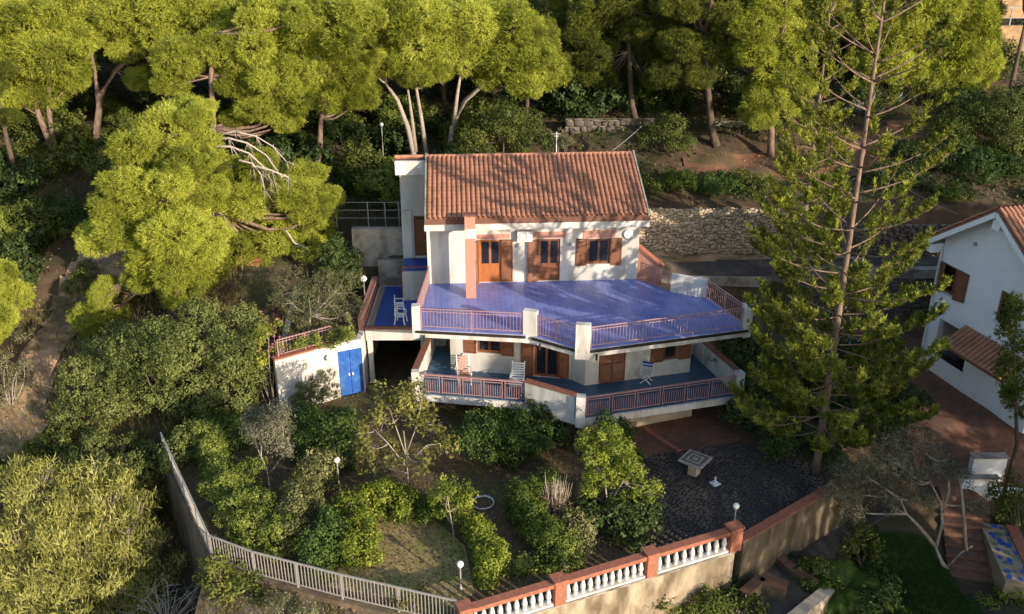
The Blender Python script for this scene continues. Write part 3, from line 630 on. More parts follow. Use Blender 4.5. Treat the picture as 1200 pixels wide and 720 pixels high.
def stone_face(parent, a, b, z0, z1, size=(.34,.22), depth=.14, mat='stone', seed=1, zt=None, hi=.9):
    rg = np.random.default_rng(seed); m, L = segm(a, b); V = []; F = []; z = z0
    while z < z1 - .05:
        h = size[1]*rg.uniform(.7,1.35); h = min(h, z1-z); x = rg.uniform(-.2,0)
        while x < L:
            w = size[0]*rg.uniform(.55,1.6); k = len(V); d = depth*rg.uniform(.45,1.1); g = .018
            x0, x1 = max(x,0)+g, min(x+w,L)-g
            if x1-x0 > .06:
                j = lambda s: rg.normal(0, s)
                dz_ = j(.035); q = [(x0,z+g),(x1,z+g),(x1,z+h-g),(x0,z+h-g)]; cx, cz = (x0+x1)/2, z+h/2
                outer = [(u+j(.035), v+dz_+j(.03)) for u, v in q]; cz += dz_; inner = [(cx+(u-cx)*.6+j(.025), cz+(v-cz)*.6+j(.025)) for u, v in outer]
                V += [tuple(m @ Vector((u,0.02,v))) for u, v in outer] + [tuple(m @ Vector((u,-d*.6,v))) for u, v in outer] + [tuple(m @ Vector((u,-d+j(.015),v))) for u, v in inner]
                F += [(k+i2,k+(i2+1)%4,k+4+(i2+1)%4,k+4+i2) for i2 in range(4)] + [(k+4+i2,k+4+(i2+1)%4,k+8+(i2+1)%4,k+8+i2) for i2 in range(4)] + [(k+8,k+9,k+10,k+11)]
            x += w
        z += h
    o = bpy.data.objects.new('stone_facing', lmesh('stone_facing', V, F, mat)); link(o, parent, kind='stuff'); return o
rw = thing('stone_retaining_wall','sunlit rough stone retaining wall along the road behind the villa','wall',(4.6,50.15,0))
MB().box(0,12.2,0,.3,2.6,5.62).build('wall_body','mortar',rw)
stone_face(rw, (0,0), (12.2,0), 2.9, 5.72, (.20,.15), .09, 'stone', 11)
rw = thing('stone_retaining_wall','stone wall of the road bank behind the tall conifer beside the asphalt','wall',(16.9,50.16,0))
MB().box(0,16,0,.3,2.6,4.7).build('wall_body','mortar',rw)
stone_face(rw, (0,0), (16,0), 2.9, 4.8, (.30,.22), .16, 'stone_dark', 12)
rw = thing('road_support_wall','grey stone wall holding up the road above the terracotta courtyard','wall',(15.4,46.62,0))
MB().box(0,12.5,0,.3,-.1,3.0).build('wall_body','mortar',rw)
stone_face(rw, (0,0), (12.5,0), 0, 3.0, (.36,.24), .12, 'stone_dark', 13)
MB().box(-.05,12.5,-.14,.36,3.002,3.5).build('parapet','concrete',rw)
wall_run('road_kerb','pale concrete kerb along the road edge beside the villa',[(6.4,47.45),(9,47.15),(14,46.68)],2.4,[2.78,2.86,2.98],.16,'concrete','kerb')
# garden retaining walls
wall_run('garden_retaining_wall','tall stained retaining wall of the garden above the shaded gully',[(-15.05,34.15),(-10.95,27.25)],-6.5,.06,.24,'dirty_concrete',coping='dirty_concrete',cz=.05,over=.02)
wall_run('ledge_wall','stained lower wall of the sunlit ledge below the metal fence',[(-10.93,27.08),(-9.75,18)],-7,-.19,.3,'dirty_concrete')
wall_run('fence_footing','low concrete footing under the curved metal garden fence',[(-10.85,27.2),(-9.12,26.28),(-5.82,25.1),(-1.85,23.82)],-1.0,.03,.22,'dirty_concrete')
wall_run('balustrade_wall','sunlit cream rendered wall below the baluster railing',[(-1.7,23.62),(8.12,27.8)],-6,.0,.34,'render_tan',coping='concrete',cz=.06,over=.04)
wall_run('patio_edge_wall','weathered wall with red coping at the edge of the cobbled patio',[(8.4,27.95),(14.6,32.5)],-5,[.30,.42],.36,'old_render',coping='terracotta',cz=.06,over=.02)
# balustrade
bal = thing('balustrade','white baluster railing with terracotta rail and square pillars along the garden','balustrade',(-1.54,23.66,.06))
bd = Vector((8.11+1.54, 27.78-23.66, 0)); BL = bd.length; bm = Matrix.Rotation(math.atan2(bd.y, bd.x), 4, 'Z')
prof = [(.09,0),(.09,.07),(.06,.09),(.065,.13),(.10,.22),(.105,.30),(.075,.42),(.05,.53),(.055,.60),(.085,.63),(.085,.68)]
balm = MB().lathe(prof, 8).mesh('baluster','white_trim', True)
stops = [0.0, 3.38, 6.96, BL]
for i, s_ in enumerate(stops):
    w_ = .42 if i < 3 else .5
    pb = MB(); pb.m = bm; pb.box(s_-w_/2,s_+w_/2,-.21,.21,.002,.98); o = pb.build('pillar','terracotta',bal,bevel=.012)
    pc = MB(); pc.m = bm; pc.box(s_-w_/2-.04,s_+w_/2+.04,-.25,.25,.98,1.05).build('cap','terracotta',o)
for i in range(3):
    a, b = stops[i]+.22, stops[i+1]-.22; n = [10,11,9][i]
    rb = MB(); rb.m = bm; rb.box(a,b,-.17,.17,.77,.93); o = rb.build('rail','terracotta',bal,bevel=.012)
    rb = MB(); rb.m = bm; rb.box(a,b,-.14,.14,.002,.09).build('base_rail','white_trim',bal)
    copies('baluster', balm, bal, [bm @ Matrix.Translation((a+(b-a)*(k+.5)/n, 0, .09)) for k in range(n)])
# metal garden fence
fen = thing('metal_fence','pale metal bar fence curving along the garden edge to the balustrade','fence',(-14.9,34.0,.1))
fp = [(-14.9,34.0),(-10.88,27.22),(-9.1,26.32),(-5.8,25.13),(-3.8,24.5),(-1.82,23.86)]
barf = MB().box(-.014,.014,-.01,.01,0,.92).mesh('bar','grey_metal')
for i in range(5):
    a = (fp[i][0]+14.9, fp[i][1]-34.0); b = (fp[i+1][0]+14.9, fp[i+1][1]-34.0); m, L = segm(a, b)
    mb = MB(); mb.m = m; z0 = .03 if i == 0 else -.02
    mb.box(0,L,-.03,.03,z0+1.0,z0+1.05).build('top_rail','grey_metal',fen)
    mb = MB(); mb.m = m; mb.box(0,L,-.02,.02,z0+.06,z0+.10).build('bottom_rail','grey_metal',fen)
    n = max(1, round(L/2.0))
    pm = MB(); pm.m = m
    for k in range(n):
        q = MB(); q.m = m; q.box(L*k/n-.03,L*k/n+.03,-.025,.025,z0-.04,z0+1.0).build('post','grey_metal',fen)
    k = int(L/.13); copies('bar', barf, fen, [m @ Matrix.Translation((L*(j+.5)/k, 0, z0+.08)) for j in range(k)])
# garden lamps
def lamp(label, p, h):
    t = thing('garden_lamp', label, 'lamp', p)
    MB().lathe([(.07,-.05),(.07,.05),(.028,.09),(.028,h-.16),(.06,h-.13),(.06,h-.10)],8).build('pole','grey_metal',t)
    MB().lathe([(.05,h-.12)]+[(.125*math.sin(math.pi*k/8), h+.02-.125*math.cos(math.pi*k/8)) for k in range(1,8)]+[(.01,h+.145)],12).build('globe','globe',t,True)
lamp('slim garden lamp with white globe beside the pale-branched tree', atz(398,575,0), 1.45)
lamp('garden lamp with white globe by the balustrade end pillar', atz(540,690,0), 1.05)
lamp('garden lamp with white globe at the corner of the cobbled patio', Vector((8.3,28.55,.03)), 1.35)
p = aty(452,232,55.5); lamp('tall white lamp with globe on the slope behind the villa', (p.x,p.y,tz(p.x,p.y)), 2.9)
p = aty(426,327,43.2); t = thing('garden_lamp','short lamp with white globe in the bushes beside the blue side terrace','lamp',(p.x,p.y,2.9))
MB().lathe([(.03,-.4),(.03,p.z-2.9-.15)],6).build('pole','grey_metal',t); MB().lathe([(.02,-.17)]+[(.17*math.sin(math.pi*k/8), -.17*math.cos(math.pi*k/8)) for k in range(1,8)]+[(.02,.17)],12,(0,0,p.z-2.9)).build('globe','globe',t,True)
# stone table, parasol base, hose
t = thing('stone_table','square stone patio table with inlaid mosaic rings on a block leg','table',(7.55,32.6,.05),R(52))
tp = MB().box(-.53,.53,-.53,.53,.66,.73).build('table_top','bark_pale',t,bevel=.02)
for r_, mt in ((.42,'stone_dark'),(.30,'bark_pale'),(.21,'stone_dark'),(.11,'bark_pale')):
    MB().box(-r_,r_,-r_,r_,.731,.734+.004*(.6-r_)).build('inlay',mt,tp)
MB().box(-.2,.2,-.2,.2,-.02,.658).build('leg','stone',t,bevel=.02)
t = thing('parasol_base','white square parasol base with short tube on the cobbles','parasol base',(8.28,31.85,.05),R(30))
MB().box(-.17,.17,-.17,.17,0,.06).build('plate','white_plastic',t,bevel=.015); MB().lathe([(.05,.06),(.035,.10),(.03,.34)],10).build('tube','white_plastic',t)
p = atz(566,590,.03); hz_ = MB()
hz_.tube([(.42*(1+.03*k/40)*math.cos(k*.314), .42*(1+.03*k/40)*math.sin(k*.314), .02+.0012*k) for k in range(46)],.016,5)
o = hz_.build('garden_hose','white_plastic',None,label='pale garden hose coiled in a ring on the shaded path',category='hose'); o.location = p
# ------------------------------------------------------------------ lower right garden
sheet('lower_path', [(7.3,27.3),(14.6,32.2),(16.4,32.7),(13.9,31.0),(12.35,29.2),(11.8,27.7),(9.6,25.6),(6.6,26.0)], -1.8, 'cobble', 3)
t = wall_run('planter_wall','low sunlit planter wall with brick coping below the patio edge wall',[(8.5,26.9),(9.3,27.7),(10.1,27.2)],-4,-1.25,.3,'old_render',coping='terracotta_paving',cz=.06)
t = wall_run('planter_wall','small brick capped planter corner tucked under the weathered patio wall',[(10.35,29.3),(10.75,28.5),(11.4,27.7)],-4,-1.5,.25,'old_render',coping='terracotta_paving',cz=.06)
t = wall_run('lawn_edge_wall','sunlit tan wall end beside the lower garden palm',[(9.75,25.7),(11.85,27.5)],-4.5,-1.5,.45,'stone')
t = wall_run('lawn_kerb','curved pale kerb between the lower lawn and dark path',[(12.6,29.9),(13.6,31.1),(14.9,31.85),(16.6,32.3)],-3.5,[-2.75,-2.5,-2.15,-1.95],.2,'concrete','kerb')
t = thing('lower_stairs','red brick stairs descending beside the lower lawn','stairs',(18.2,28.6,-3.35),R(-14))
stepm = MB().box(-.95,.95,0,.5,-.5,.16).mesh('step','terracotta_paving'); copies('step', stepm, t, [Matrix.Translation((0,.48*i,.165*i)) for i in range(10)])
ms = thing('mosaic_wall','low stair wall decorated with blue and green mosaic pieces under red coping','wall',(20.35,28.2,-3.4))
m_, L_ = segm((0,0),(.65,3.6)); mb = MB(); mb.m = m_; mb.box(0,L_,0,1.4,0,1.35).build('wall_body','mosaic_tan',ms)
mb = MB(); mb.m = m_; mb.box(0,L_,-.03,.42,1.352,1.42).build('coping','terracotta',ms)
rg = np.random.default_rng(8); pm = {}
for c_ in ('deep_blue_floor','green_mosaic'):
    if c_ == 'green_mosaic': surf('green_mosaic',(.10,.18,.14),(.07,.12,.10),8,.3)
    pm[c_] = MB().lathe([(.16,0),(.16,.012)],7).mesh('mosaic_piece', c_)
for i in range(9):
    for j in range(3):
        o = bpy.data.objects.new('mosaic_piece', pm[('deep_blue_floor','green_mosaic')[(i*2+j)%3 == 0]]); COL.objects.link(o); o.parent = ms
        o.matrix_local = m_ @ Matrix.Translation((.25+i*.4+rg.normal(0,.08), .56+.31*j+rg.normal(0,.06), 1.35+.001*(i+j))) @ Matrix.Rotation(rg.uniform(0,6),4,'Z') @ Matrix.Diagonal((rg.uniform(.5,1.15),rg.uniform(.5,1.15),1,1))
t = thing('white_stair_wall','white rendered block and sloping parapet at the foot of the courtyard ramp','wall',(20.05,34.3,-1.6))
MB().box(0,1.45,0,.35,-.6,1.25).build('pier','blue_white_wall',t); MB().box(-.05,1.5,-.05,.4,1.252,1.31).build('cap','concrete',t)
MB().box(-.72,.75,-.85,-.6,-1.9,.78).build('parapet','blue_white_wall',t)
MB().box(-.76,.79,-.89,-.56,.782,.83).build('cap','concrete',t)
MB().box(.76,2.1,-.8,-.62,-1.9,.2).build('wall_body','blue_white_wall',t)
t = thing('white_bench','low white slab bench with dark stripe in the terracotta courtyard','bench',(18.1,43.9,.07),R(-8))
MB().box(-.62,.62,-.4,.4,.38,.46).build('seat','white_plastic',t,bevel=.01); MB().beam((-.3,.41,.464),(.05,-.41,.464),.14,.008).build('stripe','dark_metal',t)
for sx in (-.45,.45): MB().box(sx-.08,sx+.08,-.3,.3,0,.378).build('leg','white_plastic',t)
# ------------------------------------------------------------------ neighbouring house
nh = thing('neighbour_house','shaded white gabled house with brown shutters and red tiled roof beside the courtyard','house',(20.76,42.25,0),math.atan2(-.9561,.2930))
# local: +x along the gable wall towards the viewer, +y into the house
W_ = 6.8; rs, rz_, es, ez = 3.4, 9.5, -.55, 6.75
gw = MB(); wall_open(gw, I4, 0, W_, 0, 6.4, .3, [(.12,1.92,4.32,5.72),(3.9,4.75,4.30,5.80),(.68,2.75,1.05,2.95)])
kz = lambda s_: rz_ - .12 - abs(s_-rs)*(rz_-ez)/(rs-es)
gw.add([(0,0,6.4),(W_,0,6.4),(W_,0,kz(W_)),(rs,0,kz(rs)),(0,0,kz(0)),(0,.3,6.4),(W_,.3,6.4),(W_,.3,kz(W_)),(rs,.3,kz(rs)),(0,.3,kz(0))],[(0,1,2,3,4),(9,8,7,6,5),(0,4,9,5),(2,1,6,7),(4,3,8,9),(3,2,7,8)])
gw.box(0,.3,.3,9,0,6.8); gw.box(W_-.3,W_,.3,9,0,6.8)
gw.build('wall','blue_white_wall',nh)
rf = MB(); t_ = .14
for q in (0,1):
    s0 = es if q == 0 else 2*rs-es; sg = 1 if q == 0 else -1
    rf.add([(s0,-.75,ez),(rs-sg*.004,-.75,rz_),(rs-sg*.004,9.5,rz_),(s0,9.5,ez),(s0,-.75,ez-t_),(rs-sg*.004,-.75,rz_-t_),(rs-sg*.004,9.5,rz_-t_),(s0,9.5,ez-t_)],[(0,1,2,3),(7,6,5,4),(0,4,5,1),(1,5,6,2),(2,6,7,3),(3,7,4,0)])
nroof = rf.build('roof','roof_tile_old',nh)
def tiles2(s0, z0, s1, z1, y0, y1, seed, parent, rows=12):
    Vs, Fs = tile_field(y0, y1, (s0, z0), (s1, z1), .24, rows, seed); Vs = [(v[1], v[0], v[2]) for v in Vs]
    o = bpy.data.objects.new('tile_field', lmesh('tile_field', Vs, Fs, 'roof_tile')); link(o, parent, kind='stuff')
tiles2(es, ez, rs-.03, rz_-.02, -.75, 9.4, 21, nroof); tiles2(2*rs-es, ez, rs+.03, rz_-.02, -.75, 9.4, 22, nroof)
for a_, b_ in (((es,-.70,ez-.26),(rs,-.70,rz_-.26)),((2*rs-es,-.70,ez-.26),(rs,-.70,rz_-.26))):
    MB().beam(a_, b_, .14, .22).build('barge_board','blue_white_wall',nh)
MB().box(es+.06,es+.5,-.62,9,6.16,6.60).build('eave_beam','blue_white_wall',nh); MB().box(rs-.22,rs+.22,-.62,0-.002,8.5,9.2).build('ridge_beam','blue_white_wall',nh)
window(nh, I4, .12,1.92,4.32,5.72,leaves=2); shutter(nh, I4, .10,.66,4.30,5.74,R(-25),'l'); shutter(nh, I4, 1.38,1.94,4.30,5.74,R(25),'r')
window(nh, I4, 3.9,4.75,4.30,5.80,leaves=1)
MB().box(.3,W_,2.6,2.7,0,3).build('loggia_wall','terracotta_paving',nh)
MB().box(.3,W_-.3,.3,2.6,2.96,3.2).build('loggia_ceiling','terracotta_paving',nh)
MB().box(.64,2.8,-.05,.35,1.052,1.10).build('loggia_sill','dark_metal',nh)
MB().lathe([(.1,0),(.1,.06)],10).build('vent','grey_metal',nh).matrix_local = Matrix.Translation((1.9,-.01,7.25)) @ Matrix.Rotation(R(90),4,'X')
cn = MB(); cn.add([(2.3,-1.2,2.55),(6.2,-1.2,2.55),(6.2,-.01,3.3),(2.3,-.01,3.3),(2.3,-1.2,2.43),(6.2,-1.2,2.43),(6.2,-.01,3.18),(2.3,-.01,3.18)],[(0,1,2,3),(7,6,5,4),(0,4,5,1),(1,5,6,2),(2,6,7,3),(3,7,4,0)])
can = cn.build('canopy','roof_tile_old',nh); Vs, Fs = tile_field(2.35,6.15,(-1.2,2.55),(-.03,3.29),.24,5,23)
o = bpy.data.objects.new('tile_field', lmesh('tile_field', Vs, Fs, 'roof_tile')); link(o, can, kind='stuff')
MB().box(-.02,.06,-.14,-.06,0,6.3).build('downpipe','white_metal',nh)
# ------------------------------------------------------------------ hillside walls far behind
def hill_wall(name, label, x0, x1, yt, yb, Y, mat, dy=0, stones=None, cat='wall', seed=1):
    a = aty(x0, yb, Y); b = aty(x1, yb, Y+dy); zt = aty((x0+x1)/2, yt, Y).z; zb = min(a.z, b.z) - .8
    o = thing(name, label, cat, (a.x, a.y, 0)); m, L = segm((0,0), (b.x-a.x, b.y-a.y)); mb = MB(); mb.m = m
    mb.box(0,L,0,.35,zb,zt-.02).build('wall_body', 'mortar' if stones else mat, o)
    if stones: stone_face(o, (0,0), (b.x-a.x, b.y-a.y), zb+.4, zt, stones, .14, mat, seed)
    return o
hill_wall('hill_wall','pale sunlit concrete terrace wall high on the slope between the pines',772,890,106,142,66,'concrete')
hill_wall('hill_wall','narrow pale ledge wall just below the sunlit concrete terrace wall',800,872,143,158,61.5,'concrete')
hill_wall('hill_wall','short weathered wall edging the red earth clearing under the pines',786,880,196,208,55.8,'stone_dark')
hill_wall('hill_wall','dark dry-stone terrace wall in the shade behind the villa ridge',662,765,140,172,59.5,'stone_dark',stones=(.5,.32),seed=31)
hill_wall('hill_wall','rubble stone wall on the slope behind the villa entrance side',372,466,184,212,58.5,'stone',stones=(.5,.34),seed=32)
hill_wall('hill_wall','concrete wall with planted top beside the blue side terrace',414,474,268,296,46.3,'concrete')
hill_wall('hill_wall','far pale road wall at the top of the slope above the pines',1150,1240,30,60,71,'bare_earth')
hill_wall('hill_wall','dry pale bank wall beyond the far guard rail',1150,1240,-25,8,75,'bare_earth')
gr = thing('guard_rail','white far guard rail beside the road at the hilltop','guard rail',aty(1160,30,71.2))
for i in range(5): MB().box(i*1.4,i*1.4+.08,0,.08,-.2,1.2).build('post','grey_metal',gr)
MB().box(-.1,7,-.03,.11,1.2,1.3).build('top_rail','grey_metal',gr); MB().box(-.1,7,.02,.06,.5,.56).build('middle_rail','grey_metal',gr)
wf = thing('wire_fence','thin metal post fence on the path above the blue side terrace','fence',aty(395,262,49))
a0 = aty(395,262,49)
for px_ in (395,432,452,468):
    q = aty(px_,262,49)-a0; MB().box(q.x-.03,q.x+.03,-.03,.03,-.3,1.25).build('post','grey_metal',wf)
q = aty(472,262,49)-a0
for z_ in (1.2,.75,.3): MB().box(0,q.x,-.015,.015,z_,z_+.03).build('rail','grey_metal',wf)
# ------------------------------------------------------------------ vegetation tools
def unit(n, rg):
    v = rg.normal(size=(n,3)); return v/np.linalg.norm(v, axis=1, keepdims=True)
def nrm(v): return v/np.maximum(np.linalg.norm(v, axis=-1, keepdims=True), 1e-9)
def shell(lobes, dens, rg, lo=.78, hi=1.0, cull=.80, low=.45, back=.6):
    C = np.array([l[0] for l in lobes]); RR = np.array([l[1] for l in lobes]); P = []; N = []; Lx = []
    for i in range(len(C)):
        r = RR[i]; n = max(4, int(dens*4*math.pi*((r[0]*r[1]+r[1]*r[2]+r[0]*r[2])/3)))
        d = unit(n, rg); keep = np.ones(n, bool)
        keep &= (d[:,2] > -.25) | (rg.random(n) < low); keep &= (d[:,1] < .35) | (rg.random(n) < back)
        d = d[keep]; p = C[i] + d*r*rg.uniform(lo, hi, (len(d),1)); ok = np.ones(len(p), bool)
        for j in range(len(C)):
            if j != i: ok &= (((p-C[j])/RR[j])**2).sum(1) > cull**2
        P.append(p[ok]); N.append(nrm(d[ok]/r)); Lx.append(np.full(ok.sum(), i))
    return np.concatenate(P), np.concatenate(N), np.concatenate(Lx)
def needles(P, N, rg, per=4, L=.28, W=.034, spread=.75, up=.3, tint=None, lj=.3, out=.42):
    n = len(P)*per; B = np.repeat(P, per, 0); Nn = np.repeat(N, per, 0); Tn = np.cross(Nn, unit(n, rg))
    D = nrm(Nn*out + nrm(Tn)*spread*rg.uniform(.2,1.2,(n,1)) + np.array([0,0,up]))
    S_ = nrm(np.cross(D, Nn) + rg.normal(0,.22,(n,3))); l_ = (L*rg.uniform(1-lj,1+lj,n))[:,None]; w = W*rg.uniform(.7,1.3,n)[:,None]
    V = np.empty((n,3,3)); V[:,0] = B - S_*w/2; V[:,1] = B + S_*w/2; V[:,2] = B + D*l_
    t = np.clip(np.repeat(tint, per) + rg.normal(0,.07,n), 0, 1)
    return V.reshape(-1,3), np.arange(n*3).reshape(-1,3), np.repeat(t, 3)
def leaves(P, N, rg, per=1, L=.15, W=.08, spread=.5, up=.2, tint=None, droop=0, tj=.09):
    n = len(P)*per; B = np.repeat(P, per, 0); Nn = nrm(np.repeat(N, per, 0) + rg.normal(0,spread,(n,3)) + np.array([0,0,up]))
    D = nrm(np.cross(Nn, unit(n, rg)) + np.array([0,0,-droop])); S_ = nrm(np.cross(D, Nn)); l_ = (L*rg.uniform(.65,1.3,n))[:,None]; w = (W*rg.uniform(.7,1.25,n))[:,None]
    V = np.empty((n,4,3)); V[:,0] = B - D*l_*.5; V[:,1] = B + S_*w*.5 - D*l_*.05 + Nn*w*.12; V[:,2] = B + D*l_*.5; V[:,3] = B - S_*w*.5 - D*l_*.05 + Nn*w*.12
    t = np.clip(np.repeat(tint, per) + rg.normal(0,tj,n), 0, 1)
    return V.reshape(-1,3), np.arange(n*4).reshape(-1,4), np.repeat(t, 4)
def clumps(P, N, rg, k, size, flat=1.0):
    n = len(P)*k; d = unit(n, rg)*(rg.random((n,1))**.45); o = d*size*np.repeat(rg.uniform(.7,1.3,(len(P),1)), k, 0); o[:,2] *= flat
    t = np.repeat(np.clip(rg.normal(.5,.17,len(P)), .08, .92), k)
    return np.repeat(P, k, 0)+o, nrm(np.repeat(N, k, 0)*.8 + d*.9), t
def px_lobes(Y, L, rg, deep=True, sq=.88):
    out = []
    for q in L:
        x, y, r = q[:3]; dY = q[3] if len(q) > 3 else rg.uniform(-.5,.5)
        c = aty(x, y, Y+dY); rm = r*1.04/ppm(c); out.append((np.array(c), np.array((rm, rm, rm*sq))*rg.uniform(.92,1.08)))
        if deep: out.append((np.array(aty(x+rg.uniform(-8,8), y, Y+dY))+np.array((0, rm*1.35, rm*.1)), np.array((rm, rm, rm*sq))*.92))
    return out
def break_up(lobes, rg, n=5, f=.52):             # each lobe becomes a cluster of smaller pads
    out = []
    for c, r in lobes:
        out.append((c, r*.70))
        d = unit(n*3, rg); d = d[(d[:,2] > -.55)][:n]
        for v in d: out.append((c + v*r*.66, r*f*rg.uniform(.65,1.1)))
    return out
def dome(h, w, n, rg, z0=.35, r=(.22,.34)):        # lobes of a free-standing crown around the origin
    out = []
    for i in range(n):
        a = rg.uniform(0, 6.28); q = math.sqrt(rg.random())*w*.62; z = h*rg.uniform(z0,.88); sh = math.sqrt(max(.15, 1-((z/h-.55)/.6)**2)); rr = w*rg.uniform(*r)
        out.append((np.array((math.cos(a)*q*sh, math.sin(a)*q*sh, z)), np.array((rr,rr,rr*.8))))
    return out
STY = {
 'pine':   dict(k='n', mat='pine_leaf', dens=9.0, cl=8, size=.20, per=5, L=.175, W=.052, up=.15, bark='bark_pine', pads=5),
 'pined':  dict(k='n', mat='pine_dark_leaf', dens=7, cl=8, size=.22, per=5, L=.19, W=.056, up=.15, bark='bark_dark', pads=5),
 'carob':  dict(k='l', mat='carob_leaf', dens=14, cl=18, size=.21, L=.125, W=.07, pads=5, bark='bark_dark'),
 'eucalypt': dict(k='l', mat='eucalypt_leaf', dens=7.5, cl=22, size=.34, L=.27, W=.042, droop=.9, pads=8, bark='bark_grey'),
 'olive':  dict(k='l', mat='olive_leaf', dens=11, cl=18, size=.20, L=.12, W=.035, pads=5, bark='bark_grey'),
 'silver': dict(k='l', mat='silver_leaf', dens=9, cl=20, size=.30, L=.14, W=.042, pads=5, bark='bark_grey'),
 'laurel': dict(k='l', mat='laurel_leaf', dens=19, cl=15, size=.22, L=.13, W=.065, pads=5, bark='bark_dark'),
 'hedge':  dict(k='l', mat='hedge_leaf', dens=26, cl=15, size=.17, L=.10, W=.06, pads=4, bark='bark_dark'),
 'lime':   dict(k='l', mat='lime_leaf', dens=20, cl=15, size=.20, L=.12, W=.065, pads=4, bark='bark_grey'),
 'varieg': dict(k='l', mat='variegated_leaf', dens=20, cl=14, size=.19, L=.115, W=.06, pads=4, bark='bark_grey'),
 'fig':    dict(k='l', mat='fig_leaf', dens=4.0, cl=9, size=.30, L=.20, W=.10, pads=3, bark='bark_pale'),
 'dark':   dict(k='l', mat='dark_leaf', dens=12, cl=14, size=.26, L=.17, W=.09, pads=5, bark='bark_dark'),
 'wild':   dict(k='l', mat='wild_leaf', dens=13, cl=14, size=.25, L=.14, W=.07, pads=5, bark='bark_dark'),
 'spiky':  dict(k='n', mat='olive_leaf', dens=14, cl=6, size=.14, per=4, L=.20, W=.03, up=.5, pads=3, bark='bark_grey'),
}
def foliage(name, lobes, style, seed, dens=1.0, parent=None, twig=True, low=.45, back=.6):
    s = STY[style]; rg = np.random.default_rng(seed); lb = break_up(lobes, rg, s['pads'])
    P, N, LI = shell(lb, s['dens']*dens, rg, low=low, back=back)
    P2, N2, t = clumps(P, N, rg, s['cl'], s['size']); lt = rg.normal(0,.13,len(lb)); t = np.clip(t*.75+.125 + np.repeat(lt[LI], s['cl']), .03, .97)
    if s['k'] == 'n': V, F, tt = needles(P2, N2, rg, s['per'], s['L'], s['W'], up=s['up'], tint=t)
    else: V, F, tt = leaves(P2, N2, rg, 1, s['L'], s['W'], tint=t, droop=s.get('droop',0))
    if parent is not None: V = V - np.array(parent.location)
    o = bpy.data.objects.new(name, lmesh(name, V, F, s['mat'], tt)); link(o, parent); return o
def pad_mesh(mat, seed, dens, per=5, L=.135, W=.021):
    rg = np.random.default_rng(seed); d = unit(30, rg); d = d[d[:,2] > -.5][:16]; lb = [(np.zeros(3), np.array((.66,.66,.6)))]
    for v in d: lb.append((v*rg.uniform(.85,1.12)*np.array((.66,.66,.58)), np.full(3, rg.uniform(.17,.42))))
    P, N, LI = shell(lb, dens, rg, lo=.80, hi=1.0, cull=.86, low=.55, back=1)
    ph = rg.uniform(0,6.28,3); q = np.sin(7.5*P[:,0]+ph[0]+2*P[:,2])+np.sin(8.5*P[:,1]+ph[1]-1.5*P[:,0])+np.sin(9*P[:,2]+ph[2]+2*P[:,1]); kp = (q > -1.0) | (rg.random(len(P)) < .18); P, N, LI = P[kp], N[kp], LI[kp]
    far_ = rg.random(len(P)) < .10; P = P + N*np.where(far_, rg.uniform(.03,.17,len(P)), 0)[:,None]
    P2, N2, t = clumps(P, N, rg, 4, .12); lt = rg.normal(0,.12,len(lb)); t = np.clip(t*.8+.1+np.repeat(lt[LI],4), .03, .97)
    V, F, tt = needles(P2, N2, rg, per, L, W, .8, .12, t, out=.75); return lmesh('foliage_clump', V, F, mat, tt)
PADS = {'pine': [pad_mesh('pine_leaf', 300+k, 128) for k in range(8)], 'pined': [pad_mesh('pine_dark_leaf', 310+k, 120) for k in range(4)]}
def pad_crown(parent, lobes, style, seed):
    rg = np.random.default_rng(seed); c = bpy.data.objects.new('crown', None); c.empty_display_size = .3; link(c, parent)
    for q, r in lobes:
        o = bpy.data.objects.new('foliage_clump', PADS[style][rg.integers(len(PADS[style]))]); COL.objects.link(o); o.parent = c
        a = rg.uniform(0, 6.28); k = rg.uniform(.86,1.12)
        o.matrix_local = Matrix.Translation(Vector(q) - parent.location) @ Matrix.Rotation(rg.normal(0,.2),4,'X') @ Matrix.Rotation(a,4,'Z') @ Matrix.Diagonal((r[0]*k, r[0]*k, r[2]*k, 1))
def curve_pts(a, b, rg, sag=.12, n=5):
    a, b = Vector(a), Vector(b); L = (b-a).length; j = Vector(rg.normal(0,.07,3))*L
    return [a.lerp(b, t/n) + (j + Vector((0,0,-sag*L)))*math.sin(math.pi*t/n) for t in range(n+1)]
def limbs(mb, trunks, lobes, rg, r0, thin=.4, twigs=5):
    TP = [p for tr in trunks for p in tr[len(tr)//2:]]
    for c, r in lobes:
        c = Vector(c); q = min(TP, key=lambda p: (p-c).length + max(0, p.z-c.z)*1.5); L = (c-q).length
        if L < .2: continue
        pts = curve_pts(q, c, rg); ra = min(r0*.55, .03+.018*L)
        mb.tube(pts, [ra*(1-.75*i/5) for i in range(6)], 5)
        for v in unit(twigs, rg):
            e = c + Vector(v*r*.95); mb.tube(curve_pts(c.lerp(q,.25), e, rg, .05, 3), [ra*.3, ra*.24, ra*.18, .006], 3)
def tree(name, label, trunks, lobes, style, seed, r0=.22, dens=1.0, cat='tree', group=None, twigs=5, Y=None, low=.45, bark=None, back=.3):
    """trunks: list of polylines of world Vectors, the first starts on the ground"""
    rg = np.random.default_rng(seed+900); b = trunks[0][0]; t = thing(name, label, cat, b, 0, group)
    mb = MB(); mb.m = Matrix.Translation(-b)
    for i, tr in enumerate(trunks):
        n = len(tr); ra = r0*(1 if i == 0 else .68); mb.tube(tr, [ra*(1-.62*k/max(1,n-1)) for k in range(n)], 8)
    limbs(mb, trunks, lobes, rg, r0, twigs=twigs)
    mb.build('trunk', bark or STY[style]['bark'], t, True)
    if style in PADS and dens <= 1.0: pad_crown(t, lobes, style, seed)
    else: foliage('crown', lobes, style, seed, dens, t, low=low, back=back)
    return t
